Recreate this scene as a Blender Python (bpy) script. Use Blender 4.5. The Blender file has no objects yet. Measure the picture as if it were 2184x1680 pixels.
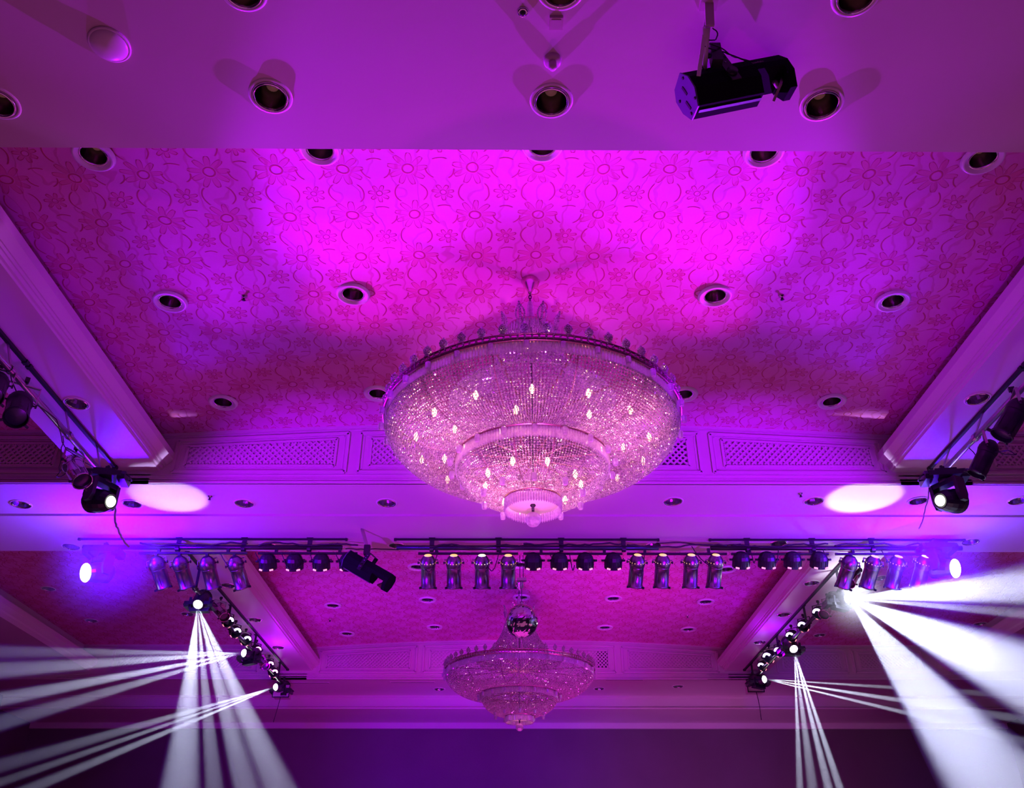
import bpy, bmesh, math, random
from mathutils import Vector, Matrix, Euler

random.seed(7)
C = bpy.context.scene.collection
sc = bpy.context.scene
PI = math.pi

# ------------------------------------------------------------------ camera
W, H, F = 2184.0, 1680.0, 1850.0
CZ = 1.6                                   # eye height; every z below is measured from the eye unless noted
PITCH = math.atan(1140.0 / F)
YAW = math.atan(7 * math.cos(PITCH) / F)
cam_d = bpy.data.cameras.new('camera')
cam_d.sensor_fit = 'HORIZONTAL'
cam_d.sensor_width = 36.0
cam_d.lens = 36.0 * F / W
cam_d.clip_end = 200
cam = bpy.data.objects.new('camera', cam_d)
cam.location = (0, 0, CZ)
cam.rotation_euler = (PI / 2 + PITCH, 0, -YAW)
C.objects.link(cam)
sc.camera = cam

# ------------------------------------------------------------------ world, colour management
w = bpy.data.worlds.new('world')
sc.world = w
w.use_nodes = True
w.node_tree.nodes['Background'].inputs[0].default_value = (0.3, 0.05, 0.2, 1)
w.node_tree.nodes['Background'].inputs[1].default_value = 0.02
sc.view_settings.view_transform = 'Standard'
sc.view_settings.look = 'None'
sc.view_settings.exposure = 0.0
sc.view_settings.gamma = 1.0
sc.view_settings.use_curve_mapping = False
cy = sc.cycles
cy.max_bounces = 6
cy.diffuse_bounces = 2
cy.glossy_bounces = 3
cy.transmission_bounces = 3
cy.transparent_max_bounces = 12
cy.volume_bounces = 0
cy.sample_clamp_indirect = 4
cy.sample_clamp_direct = 40
cy.caustics_reflective = False
cy.caustics_refractive = False
cy.use_denoising = True
cy.adaptive_threshold = 0.025

# ------------------------------------------------------------------ lights (x, y, z above eye)
def lamp(kind, loc, target, power, color, size=0.1, angle=40, blend=0.5, size_y=None):
    d = bpy.data.lights.new(kind.lower() + '_lamp', kind)
    d.energy = power
    d.color = color
    if kind == 'SPOT':
        d.spot_size = math.radians(angle)
        d.spot_blend = blend
        d.shadow_soft_size = size
    elif kind == 'AREA':
        d.shape = 'RECTANGLE' if size_y else 'SQUARE'
        d.size = size
        if size_y:
            d.size_y = size_y
    else:
        d.shadow_soft_size = size
    o = bpy.data.objects.new(kind.lower() + '_lamp', d)
    o.location = (loc[0], loc[1], loc[2] + CZ)
    if target is not None:
        v = Vector(target) - Vector(loc)
        o.rotation_euler = v.to_track_quat('-Z', 'Y').to_euler()
    C.objects.link(o)
    return o

MAG = (0.85, 0.0, 1.0)
PUR = (0.41, 0.0, 1.0)
VIO = (0.36, 0.0, 1.0)
BLU = (0.11, 0.0, 1.0)
# added unseen area fills low in the room, for the ambient pink
lamp('AREA', (0.1, 3.0, -1.2), (0.1, 3.0, 4), 36, (1.0, 0.18, 0.64), 6)
lamp('AREA', (0.1, 12.0, -1.2), (0.1, 12.0, 4), 105, (1.0, 0.045, 0.78), 6)
lamp('AREA', (-6.5, 7.0, -1.2), (-6.5, 7.0, 4), 16, (1.0, 0.12, 0.60), 3)
lamp('AREA', (6.8, 7.0, -1.2), (6.8, 7.0, 4), 22, (1.0, 0.20, 0.60), 3)
# heads on the two side pipes, crossing their light over the near bay
lamp('SPOT', (-3.30, 7.10, 3.10), (-0.73, 4.04, 3.66), 2000, PUR, 0.025, 34, 0.5)
lamp('SPOT', (-3.30, 7.09, 3.09), (-1.0, 3.82, 3.7), 600, PUR, 0.025, 60, 1.0)
lamp('SPOT', (3.62, 7.09, 3.09), (1.33, 3.82, 3.7), 600, PUR, 0.025, 60, 1.0)
lamp('SPOT', (3.62, 7.10, 3.10), (1.05, 4.04, 3.66), 2000, PUR, 0.025, 34, 0.5)
# added unseen magenta spot for the near bay ceiling, plus two at the side heads
lamp('SPOT', (0.15, 9.6, -0.6), (0.2, 4.6, 4.2), 450, MAG, 0.12, 40, 1.0)
lamp('SPOT', (-3.28, 7.08, 3.10), (0.3, 4.45, 4.2), 780, MAG, 0.03, 34, 1.0)
lamp('SPOT', (3.60, 7.08, 3.10), (0.0, 4.45, 4.2), 780, MAG, 0.03, 34, 1.0)
# added unseen spots: violet on cross beam and lattice panels, purple on the side lips
lamp('SPOT', (-3.0, 3.6, 0.4), (-1.9, 7.5, 2.85), 1700, VIO, 0.1, 37, 0.6)
lamp('SPOT', (0.15, 3.4, -1.0), (-3.4, 5.6, 3.8), 420, PUR, 0.1, 30, 1.0)
lamp('SPOT', (0.15, 3.4, -1.0), (3.7, 5.6, 3.8), 520, PUR, 0.1, 30, 1.0)
lamp('SPOT', (3.3, 3.6, 0.4), (2.4, 7.5, 2.85), 1900, VIO, 0.1, 37, 0.6)
# white patches the heads throw on the beam soffit
lamp('SPOT', (-3.36, 7.97, 2.80), (-3.36, 7.84, 3.62), 330, (0.62, 0.48, 1.0), 0.02, 52, 0.9)
lamp('SPOT', (3.52, 7.97, 2.80), (3.50, 7.84, 3.62), 330, (0.64, 0.52, 1.0), 0.02, 52, 0.9)
# blue spill at the ends of the cross pipe
lamp('POINT', (-3.98, 8.25, 3.25), None, 270, BLU, 0.05)
lamp('POINT', (4.25, 8.25, 3.25), None, 270, BLU, 0.05)
# second bay: added unseen spots for its colour, points at the side pipes
lamp('SPOT', (-2.2, 9.9, 1.0), (-2.4, 15.0, 3.8), 420, PUR, 0.15, 80, 1.0)
lamp('SPOT', (2.4, 10.2, 1.0), (0.6, 13.0, 4.2), 300, (1, 0.02, 0.85), 0.15, 80, 1.0)
lamp('SPOT', (-1.5, 12.0, 0.2), (-0.3, 17.6, 1.6), 850, BLU, 0.2, 75, 1.0)
lamp('SPOT', (2.5, 12.0, 0.2), (3.6, 17.6, 1.6), 500, (0.6, 0.14, 0.7), 0.2, 75, 1.0)
lamp('POINT', (-3.55, 13.4, 3.35), None, 16, PUR, 0.06)
lamp('POINT', (3.75, 12.6, 3.35), None, 16, VIO, 0.06)

# ------------------------------------------------------------------ pixel -> place helpers
CP, SP = math.cos(PITCH), math.sin(PITCH)
def ray(u, v):
    x = (u - W / 2) / F; y = -(v - H / 2) / F
    X, Y, Z = x, CP - y * SP, SP + y * CP
    c, s = math.cos(YAW), math.sin(YAW)
    return Vector((X * c + Y * s, -X * s + Y * c, Z))
def pz(u, v, z):
    d = ray(u, v); return d * (z / d.z)
def py(u, v, y):
    d = ray(u, v); return d * (y / d.y)
def pt(u, v, t):
    return ray(u, v) * t
UP = Vector((0, 0, CZ))

# ------------------------------------------------------------------ materials
def new_mat(name):
    m = bpy.data.materials.new(name); m.use_nodes = True
    return m, m.node_tree, m.node_tree.nodes['Principled BSDF']
def mat(name, col, rough=0.5, metal=0.0, emit=None, es=0.0, spec=0.5, bump=0.0, bscale=60, mottle=0.0):
    m, nt, b = new_mat(name)
    b.inputs['Base Color'].default_value = (*col, 1)
    b.inputs['Roughness'].default_value = rough
    b.inputs['Metallic'].default_value = metal
    b.inputs['Specular IOR Level'].default_value = spec
    if emit:
        b.inputs['Emission Color'].default_value = (*emit, 1)
        b.inputs['Emission Strength'].default_value = es
    if bump or mottle:
        tc = nt.nodes.new('ShaderNodeTexCoord')
        n = nt.nodes.new('ShaderNodeTexNoise'); n.inputs['Scale'].default_value = bscale
        n.inputs['Detail'].default_value = 4
        nt.links.new(tc.outputs['Object'], n.inputs['Vector'])
        if bump:
            bp = nt.nodes.new('ShaderNodeBump'); bp.inputs['Strength'].default_value = bump
            bp.inputs['Distance'].default_value = 0.01
            nt.links.new(n.outputs['Fac'], bp.inputs['Height'])
            nt.links.new(bp.outputs['Normal'], b.inputs['Normal'])
        if mottle:
            n2 = nt.nodes.new('ShaderNodeTexNoise'); n2.inputs['Scale'].default_value = 1.3
            n2.inputs['Detail'].default_value = 5
            nt.links.new(tc.outputs['Object'], n2.inputs['Vector'])
            r = nt.nodes.new('ShaderNodeMix'); r.data_type = 'RGBA'
            r.inputs['A'].default_value = (*[c * (1 - mottle) for c in col], 1)
            r.inputs['B'].default_value = (*[min(1, c * (1 + mottle)) for c in col], 1)
            nt.links.new(n2.outputs['Fac'], r.inputs['Factor'])
            nt.links.new(r.outputs['Result'], b.inputs['Base Color'])
    return m

M = {}
M['paint'] = mat('cream_ceiling_paint', (0.72, 0.62, 0.62), 0.45, spec=0.3, bump=0.06, bscale=25, mottle=0.08)
M['trim'] = mat('cream_trim_paint', (0.74, 0.60, 0.66), 0.4, spec=0.35)
M['vent'] = mat('dark_opening', (0.02, 0.015, 0.02), 0.8)  # for openings, their shade put into a near-black colour
M['drape'] = mat('dark_back_cloth', (0.16, 0.10, 0.14), 0.9, bump=0.2, bscale=30, mottle=0.15)
M['floor'] = mat('dark_carpet', (0.06, 0.03, 0.05), 0.95, bump=0.3, bscale=90)
M['side'] = mat('side_wall_panel', (0.12, 0.07, 0.09), 0.8, mottle=0.1)
M['black'] = mat('black_metal', (0.012, 0.010, 0.018), 0.42, spec=0.5)
M['dark'] = mat('dark_plastic', (0.02, 0.016, 0.03), 0.3, spec=0.6)
M['matte'] = mat('matte_black_housing', (0.008, 0.007, 0.012), 0.85, spec=0.05)
M['steel'] = mat('steel_pipe', (0.55, 0.5, 0.52), 0.28, 0.9)
M['pipe'] = mat('dark_steel_pipe', (0.06, 0.05, 0.07), 0.35, 0.7)
M['chrome'] = mat('polished_chrome', (0.82, 0.78, 0.82), 0.12, 1.0)
M['can_chrome'] = mat('dull_chrome_can', (0.30, 0.25, 0.31), 0.32, 1.0)
M['reflector'] = mat('downlight_reflector', (0.20, 0.14, 0.16), 0.22, 1.0)
M['white'] = mat('white_enamel', (0.85, 0.80, 0.82), 0.3)
M['offwhite'] = mat('off_white_plastic', (0.62, 0.50, 0.50), 0.4)
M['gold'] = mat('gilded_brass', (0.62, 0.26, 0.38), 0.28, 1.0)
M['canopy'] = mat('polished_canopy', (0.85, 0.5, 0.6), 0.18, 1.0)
M['lens'] = mat('lit_lens', (1, 1, 1), 0.3, emit=(0.95, 0.95, 1.0), es=14)
M['lens_warm'] = mat('lit_lens_warm', (1, 1, 1), 0.3, emit=(0.95, 1.0, 0.8), es=2.5)
M['led_violet'] = mat('lit_led_window', (1, 1, 1), 0.3, emit=(0.62, 0.45, 1.0), es=7)
M['led_pink'] = mat('lit_led_pink', (1, 1, 1), 0.3, emit=(1.0, 0.25, 0.95), es=5)
M['glow'] = mat('lit_lamp_opening', (1, 0.8, 0.4), 0.4, emit=(1.0, 0.52, 0.10), es=1.3)
M['glow_hot'] = mat('lit_lamp_opening_bright', (1, 0.9, 0.7), 0.4, emit=(1.0, 0.82, 0.45), es=1.8)
M['glint'] = mat('emissive_glint', (1, 0.8, 0.7), 0.4, emit=(1.0, 0.30, 0.30), es=1.6)  # emission paints the glints on the black lamps' lower edges
M['filament'] = mat('dim_filament', (0.5, 0.3, 0.25), 0.2, emit=(1.0, 0.45, 0.35), es=0.04)
M['bulb'] = mat('warm_candle_bulb', (1, 0.8, 0.6), 0.3, emit=(1.0, 0.62, 0.28), es=14)
M['frost'] = mat('frosted_glass_disc', (0.9, 0.65, 0.65), 0.35, emit=(1.0, 0.42, 0.45), es=0.30)
M['mirror'] = mat('mirror_tiles', (0.75, 0.7, 0.75), 0.07, 1.0)
M['cable'] = mat('black_cable', (0.015, 0.01, 0.02), 0.5)
M['cable_white'] = mat('white_cable', (0.85, 0.82, 0.86), 0.45)
M['pink_lit_chrome'] = mat('chrome_can_pink', (0.85, 0.45, 0.7), 0.2, 0.9)  # chrome can with the pink stage light put into its colour
M['text'] = mat('grey_print', (0.30, 0.18, 0.22), 0.5)

def crystal(name, tint, tr=0.2, lo=.45, glo=.48):
    m = bpy.data.materials.new(name); m.use_nodes = True
    nt = m.node_tree; nt.nodes.clear()
    out = nt.nodes.new('ShaderNodeOutputMaterial')
    gl = nt.nodes.new('ShaderNodeBsdfGlossy'); gl.inputs['Roughness'].default_value = 0.05
    gl.inputs['Color'].default_value = (1, 0.97, 1, 1)
    df = nt.nodes.new('ShaderNodeBsdfDiffuse'); df.inputs['Color'].default_value = (*tint, 1)
    tl = nt.nodes.new('ShaderNodeBsdfTranslucent'); tl.inputs['Color'].default_value = (*tint, 1)
    tp = nt.nodes.new('ShaderNodeBsdfTransparent')
    tc = nt.nodes.new('ShaderNodeTexCoord'); nz = nt.nodes.new('ShaderNodeTexNoise'); nz.noise_dimensions = '4D'; nz.inputs['Scale'].default_value = 55
    oi = nt.nodes.new('ShaderNodeObjectInfo'); ml = nt.nodes.new('ShaderNodeMath'); ml.operation = 'MULTIPLY'; ml.inputs[1].default_value = 90
    nt.links.new(oi.outputs['Random'], ml.inputs[0]); nt.links.new(ml.outputs[0], nz.inputs['W'])
    nt.links.new(tc.outputs['Object'], nz.inputs['Vector'])
    rp = nt.nodes.new('ShaderNodeValToRGB'); rp.color_ramp.elements[0].position = .36; rp.color_ramp.elements[1].position = .62
    rp.color_ramp.elements[0].color = (tint[0] * lo, tint[1] * lo * .85, tint[2] * lo, 1); rp.color_ramp.elements[1].color = (*tint, 1)
    nt.links.new(nz.outputs['Fac'], rp.inputs['Fac'])
    nt.links.new(rp.outputs[0], df.inputs['Color']); nt.links.new(rp.outputs[0], tl.inputs['Color'])
    a = nt.nodes.new('ShaderNodeMixShader'); a.inputs[0].default_value = 0.62
    nt.links.new(df.outputs[0], a.inputs[1]); nt.links.new(tl.outputs[0], a.inputs[2])
    b = nt.nodes.new('ShaderNodeMixShader'); b.inputs[0].default_value = glo
    nt.links.new(a.outputs[0], b.inputs[1]); nt.links.new(gl.outputs[0], b.inputs[2])
    c = nt.nodes.new('ShaderNodeMixShader'); c.inputs[0].default_value = tr
    nt.links.new(b.outputs[0], c.inputs[1]); nt.links.new(tp.outputs[0], c.inputs[2])
    nt.links.new(c.outputs[0], out.inputs['Surface'])
    return m
M['crystal'] = crystal('cut_crystal', (0.92, 0.80, 0.88))
M['prism'] = crystal('crystal_prism', (0.95, 0.86, 0.97), 0.15, .8, .35)
M['wire'] = mat('bead_wire', (0.25, 0.08, 0.14), 0.4, 0.5)

def haze_mat(name, dens, col=(1, 1, 1)):
    m = bpy.data.materials.new(name); m.use_nodes = True
    nt = m.node_tree; nt.nodes.clear()
    out = nt.nodes.new('ShaderNodeOutputMaterial')
    v = nt.nodes.new('ShaderNodeVolumeScatter')
    v.inputs['Density'].default_value = dens
    v.inputs['Color'].default_value = (*col, 1)
    nt.links.new(v.outputs[0], out.inputs['Volume'])
    return m
M['haze'] = haze_mat('stage_haze', 0.34)

def wallpaper():
    m, nt, b = new_mat('flower_wallpaper')
    N, L = nt.nodes, nt.links
    def val(x):
        return x
    def mth(op, a, b_=None, c=None):
        n = N.new('ShaderNodeMath'); n.operation = op
        for i, q in enumerate((a, b_, c)):
            if q is None: continue
            if isinstance(q, (int, float)): n.inputs[i].default_value = q
            else: L.new(q, n.inputs[i])
        return n.outputs[0]
    def band(x, lo, hi, soft):
        # 1 inside [lo, hi]
        n = N.new('ShaderNodeMapRange'); n.interpolation_type = 'SMOOTHSTEP'
        n.inputs['From Min'].default_value = lo - soft; n.inputs['From Max'].default_value = lo + soft
        L.new(x, n.inputs['Value'])
        n2 = N.new('ShaderNodeMapRange'); n2.interpolation_type = 'SMOOTHSTEP'
        n2.inputs['From Min'].default_value = hi - soft; n2.inputs['From Max'].default_value = hi + soft
        n2.inputs['To Min'].default_value = 1; n2.inputs['To Max'].default_value = 0
        L.new(x, n2.inputs['Value'])
        return mth('MULTIPLY', n.outputs[0], n2.outputs[0])
    tc = N.new('ShaderNodeTexCoord')
    sep = N.new('ShaderNodeSeparateXYZ'); L.new(tc.outputs['Object'], sep.inputs[0])
    nz = N.new('ShaderNodeTexNoise'); nz.inputs['Scale'].default_value = 3.2; nz.inputs['Detail'].default_value = 2
    L.new(tc.outputs['Object'], nz.inputs['Vector'])
    nsep = N.new('ShaderNodeSeparateColor'); L.new(nz.outputs['Color'], nsep.inputs[0])
    P_ = 0.435
    def cell(ox, oy):
        x = mth('ADD', mth('DIVIDE', sep.outputs[0], P_), ox)
        y = mth('ADD', mth('DIVIDE', sep.outputs[1], P_), oy)
        x = mth('ADD', x, mth('MULTIPLY', nsep.outputs[0], 0.12))
        y = mth('ADD', y, mth('MULTIPLY', nsep.outputs[1], 0.12))
        fx = mth('SUBTRACT', mth('FRACT', x), 0.5)
        fy = mth('SUBTRACT', mth('FRACT', y), 0.5)
        r = mth('SQRT', mth('ADD', mth('MULTIPLY', fx, fx), mth('MULTIPLY', fy, fy)))
        a = mth('ARCTAN2', fy, fx)
        return fx, fy, r, a
    def flower(ox, oy, R, petals, rot):
        fx, fy, r, a = cell(ox, oy)
        k = mth('ABSOLUTE', mth('COSINE', mth('ADD', mth('MULTIPLY', a, petals / 2.0), rot)))
        # petal outline: width shrinks with r
        lim = mth('MULTIPLY', mth('ADD', mth('MULTIPLY', mth('POWER', k, 1.1), 0.72), 0.28), R)
        d = mth('SUBTRACT', r, lim)
        outline = band(d, -0.022, 0.006, 0.007)
        fill = band(d, -1.0, -0.01, 0.01)
        gap = band(k, 0.0, 0.45, 0.12)
        outer = band(r, R * 0.34, R * 0.95, 0.01)
        core = band(r, R * 0.22, R * 0.30, 0.008)
        petal_edge = mth('MULTIPLY', mth('MULTIPLY', gap, outer), 0.0)
        line = mth('MAXIMUM', mth('MULTIPLY', outline, outer), core)
        return line, mth('MULTIPLY', fill, outer)
    l1, f1 = flower(0.0, 0.0, 0.34, 9, 0.3)
    l2, f2 = flower(0.5, 0.5, 0.19, 7, 0.9)
    # vines: rings and arcs between the blooms
    fx, fy, r, a = cell(0.5, 0.0)
    v1 = mth('MULTIPLY', band(r, 0.20, 0.222, 0.006), band(mth('SINE', mth('MULTIPLY', a, 3)), 0.0, 2, 0.2))
    fx, fy, r, a = cell(0.0, 0.5)
    v2 = mth('MULTIPLY', band(r, 0.24, 0.262, 0.006), band(mth('COSINE', mth('MULTIPLY', a, 2)), -0.1, 2, 0.2))
    wv = N.new('ShaderNodeTexWave'); wv.inputs['Scale'].default_value = 2.2; wv.inputs['Distortion'].default_value = 9
    wv.inputs['Detail'].default_value = 2; wv.inputs['Detail Scale'].default_value = 1.6
    L.new(tc.outputs['Object'], wv.inputs['Vector'])
    v3 = mth('MULTIPLY', band(wv.outputs['Fac'], 0.965, 1.2, 0.03), 0.35)
    line = mth('MAXIMUM', mth('MAXIMUM', l1, l2), mth('MAXIMUM', mth('MAXIMUM', v1, v2), v3))
    fill = mth('MAXIMUM', f1, f2)
    # blotches of woven ground
    n3 = N.new('ShaderNodeTexNoise'); n3.inputs['Scale'].default_value = 6; n3.inputs['Detail'].default_value = 6
    L.new(tc.outputs['Object'], n3.inputs['Vector'])
    n4 = N.new('ShaderNodeTexNoise'); n4.inputs['Scale'].default_value = 90; n4.inputs['Detail'].default_value = 2
    L.new(tc.outputs['Object'], n4.inputs['Vector'])
    ground = N.new('ShaderNodeMix'); ground.data_type = 'RGBA'
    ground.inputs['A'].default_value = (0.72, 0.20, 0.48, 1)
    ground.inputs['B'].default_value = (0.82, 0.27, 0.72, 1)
    L.new(mth('ADD', mth('MULTIPLY', n3.outputs['Fac'], 0.8), mth('MULTIPLY', n4.outputs['Fac'], 0.3)), ground.inputs['Factor'])
    g2 = N.new('ShaderNodeMix'); g2.data_type = 'RGBA'
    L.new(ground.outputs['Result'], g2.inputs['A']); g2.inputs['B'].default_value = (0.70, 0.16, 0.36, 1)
    L.new(mth('MULTIPLY', fill, 0.65), g2.inputs['Factor'])
    g3 = N.new('ShaderNodeMix'); g3.data_type = 'RGBA'
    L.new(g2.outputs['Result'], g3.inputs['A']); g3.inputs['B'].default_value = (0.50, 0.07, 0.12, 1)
    L.new(mth('MULTIPLY', line, 0.9), g3.inputs['Factor'])
    L.new(g3.outputs['Result'], b.inputs['Base Color'])
    b.inputs['Roughness'].default_value = 0.7
    b.inputs['Specular IOR Level'].default_value = 0.15
    bp = N.new('ShaderNodeBump'); bp.inputs['Strength'].default_value = 0.5; bp.inputs['Distance'].default_value = 0.006
    L.new(line, bp.inputs['Height']); L.new(bp.outputs['Normal'], b.inputs['Normal'])
    return m
M['wallpaper'] = wallpaper()

# ------------------------------------------------------------------ mesh helpers
class MB:
    def __init__(s): s.v = []; s.f = []; s.sm = []
    def add(s, vs, fs, smooth=False):
        o = len(s.v)
        s.v += [tuple(v) for v in vs]
        s.f += [tuple(i + o for i in f) for f in fs]
        s.sm += [smooth] * len(fs)
    def box(s, c, d, R=None):
        vs = []
        for x in (-.5, .5):
            for y in (-.5, .5):
                for z in (-.5, .5):
                    p = Vector((x * d[0], y * d[1], z * d[2]))
                    if R: p = R @ p
                    vs.append(p + Vector(c))
        s.add(vs, [(0, 1, 3, 2), (4, 6, 7, 5), (0, 4, 5, 1), (2, 3, 7, 6), (0, 2, 6, 4), (1, 5, 7, 3)])
    def bar(s, a, b, wd, th, up=Vector((0, 0, 1))):
        a = Vector(a); b = Vector(b); d = b - a; Ln = d.length
        if Ln < 1e-6: return
        z = d.normalized(); x = up.cross(z)
        if x.length < 1e-4: x = Vector((1, 0, 0)).cross(z)
        x.normalize(); y = z.cross(x)
        s.box((a + b) / 2, (wd, th, Ln), Matrix((x, y, z)).transposed())
    def frame(s, a, b):
        z = (Vector(b) - Vector(a)).normalized()
        x = z.orthogonal().normalized(); return x, z.cross(x), z
    def lathe(s, prof, a=(0, 0, 0), axis=(0, 0, 1), n=24, smooth=True, cap0=False, cap1=False):
        a = Vector(a); z = Vector(axis).normalized()
        x = z.orthogonal().normalized() if abs(z.z) < 0.999 else Vector((1, 0, 0)); y = z.cross(x)
        vs = []; fs = []
        for (r, h) in prof:
            for k in range(n):
                t = 2 * PI * k / n
                vs.append(a + z * h + (x * math.cos(t) + y * math.sin(t)) * r)
        for i in range(len(prof) - 1):
            for k in range(n):
                k2 = (k + 1) % n
                fs.append((i * n + k, i * n + k2, (i + 1) * n + k2, (i + 1) * n + k))
        if cap0: fs.append(tuple(reversed(range(n))))
        if cap1: fs.append(tuple((len(prof) - 1) * n + k for k in range(n)))
        s.add(vs, fs, smooth)
    def cyl(s, a, b, r, r2=None, n=16, smooth=True):
        a = Vector(a); b = Vector(b)
        if r2 is None: r2 = r
        s.lathe([(r, 0), (r2, (b - a).length)], a, b - a, n, smooth, True, True)
    def tube(s, pts, r, n=6, closed=False):
        pts = [Vector(p) for p in pts]; m = len(pts)
        vs = []; fs = []
        px = None
        for i, p in enumerate(pts):
            if closed: d = pts[(i + 1) % m] - pts[i - 1]
            else: d = pts[min(i + 1, m - 1)] - pts[max(i - 1, 0)]
            d.normalize()
            if px is None: x = d.orthogonal().normalized()
            else:
                x = px - d * px.dot(d)
                x = x.normalized() if x.length > 1e-6 else d.orthogonal().normalized()
            px = x; y = d.cross(x)
            for k in range(n):
                t = 2 * PI * k / n
                vs.append(p + (x * math.cos(t) + y * math.sin(t)) * r)
        rng = m if closed else m - 1
        for i in range(rng):
            i2 = (i + 1) % m
            for k in range(n):
                k2 = (k + 1) % n
                fs.append((i * n + k, i * n + k2, i2 * n + k2, i2 * n + k))
        if not closed:
            fs.append(tuple(reversed(range(n)))); fs.append(tuple((m - 1) * n + k for k in range(n)))
        s.add(vs, fs, True)
    def ball(s, c, r, n=16, m=10, sz=1.0, smooth=True):
        prof = [(max(1e-5, r * math.sin(PI * i / m)), -r * sz * math.cos(PI * i / m)) for i in range(m + 1)]
        s.lathe(prof, c, (0, 0, 1), n, smooth)
    def gem(s, c, r, sz=1.0, R=None):
        # twenty flat facets
        t = (1 + 5 ** .5) / 2; q = r / math.sqrt(1 + t * t)
        vs = []
        for p in ((-1, t, 0), (1, t, 0), (-1, -t, 0), (1, -t, 0), (0, -1, t), (0, 1, t), (0, -1, -t), (0, 1, -t), (t, 0, -1), (t, 0, 1), (-t, 0, -1), (-t, 0, 1)):
            v = Vector(p) * q
            if R: v = R @ v
            v.z *= sz
            vs.append(v + Vector(c))
        s.add(vs, [(0, 11, 5), (0, 5, 1), (0, 1, 7), (0, 7, 10), (0, 10, 11), (1, 5, 9), (5, 11, 4), (11, 10, 2), (10, 7, 6), (7, 1, 8), (3, 9, 4), (3, 4, 2), (3, 2, 6), (3, 6, 8), (3, 8, 9), (4, 9, 5), (2, 4, 11), (6, 2, 10), (8, 6, 7), (9, 8, 1)])
    def prism_y(s, prof, y0, y1):
        # closed polygon of (x, z) run along Y
        n = len(prof)
        vs = [(x, y0, z) for x, z in prof] + [(x, y1, z) for x, z in prof]
        fs = [(i, (i + 1) % n, (i + 1) % n + n, i + n) for i in range(n)]
        fs += [tuple(reversed(range(n))), tuple(range(n, 2 * n))]
        s.add(vs, fs)
    def prism_x(s, prof, x0, x1):
        n = len(prof)
        vs = [(x0, y, z) for y, z in prof] + [(x1, y, z) for y, z in prof]
        fs = [(i, (i + 1) % n, (i + 1) % n + n, i + n) for i in range(n)]
        fs += [tuple(reversed(range(n))), tuple(range(n, 2 * n))]
        s.add(vs, fs)
    def tf(s, Mx):
        s.v = [tuple(Mx @ Vector(v)) for v in s.v]; return s
    def mesh(s, name, m):
        me = bpy.data.meshes.new(name)
        me.from_pydata(s.v, [], s.f)
        me.polygons.foreach_set('use_smooth', s.sm)
        me.materials.append(m)
        me.validate(); me.update()
        bm = bmesh.new(); bm.from_mesh(me); bmesh.ops.recalc_face_normals(bm, faces=bm.faces); bm.to_mesh(me); bm.free()
        return me
    def build(s, name, m, parent=None, loc=None):
        o = bpy.data.objects.new(name, s.mesh(name, m)); C.objects.link(o)
        if parent: o.parent = parent
        if loc is not None: o.location = loc
        return o

def tag(o, label, cat, group=None, kind=None):
    if kind: o['kind'] = kind
    if label: o['label'] = label
    if cat: o['category'] = cat
    if group: o['group'] = group
    return o
def thing(name, loc, label, cat, group=None, rot=(0, 0, 0)):
    o = bpy.data.objects.new(name, None); C.objects.link(o)
    o.empty_display_size = 0.05
    o.location = Vector(loc) + UP
    o.rotation_euler = rot
    return tag(o, label, cat, group)
def inst(name, me, parent, loc=(0, 0, 0), rot=(0, 0, 0), scale=None):
    o = bpy.data.objects.new(name, me); C.objects.link(o)
    o.parent = parent; o.location = loc; o.rotation_euler = rot
    if scale: o.scale = scale
    return o
def struct(name, mb, m, label=None, cat=None):
    o = mb.build(name, m); o.location = UP
    o['kind'] = 'structure'
    tag(o, label, cat)
    return o

# ------------------------------------------------------------------ the hall
XC = 0.165
ZB = 3.624          # cross beam soffit
ZS = 3.758          # side soffit
XL, XR = -3.262, 3.585   # lips
Y1, YB, Y2 = 7.523, 9.258, 15.14
Y3, ZA, Y4, ZD = 16.32, 3.374, 17.54, 3.271
XWL, XWR = -9.2, 9.6
YW = 17.60

def zarch(x):
    k = (x - XC) / 3.67
    return 4.285 - 0.135 * min(1.0, k * k)

def arched(y0, y1, x0, x1):
    mb = MB(); n = 24
    prof = [(x0 + (x1 - x0) * i / n, zarch(x0 + (x1 - x0) * i / n)) for i in range(n + 1)]
    top = [(x, 4.42) for x, z in reversed(prof)]
    mb.prism_y(prof + [(x1, 4.42), (x0, 4.42)], y0, y1)
    return mb

HOLES = []      # (x, y, z, r) recessed openings cut into the ceilings
def cut(obj, holes):
    """opens the recesses of the downlights in a ceiling slab"""
    if not holes: return
    cb = MB()
    for x, y, z, r in holes:
        cb.lathe([(r, -0.1), (r, 0.115)], (x, y, z), (0, 0, 1), 32, False, True, True)
    me = cb.mesh('recess', M['vent'])
    co = bpy.data.objects.new('recess', me); C.objects.link(co); co.location = UP
    md = obj.modifiers.new('b', 'BOOLEAN'); md.operation = 'DIFFERENCE'; md.object = co; md.solver = 'EXACT'
    bpy.context.view_layer.update()
    dg = bpy.context.evaluated_depsgraph_get()
    nm = bpy.data.meshes.new_from_object(obj.evaluated_get(dg))
    obj.modifiers.clear(); old = obj.data; obj.data = nm
    bpy.data.objects.remove(co); bpy.data.meshes.remove(old)

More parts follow.
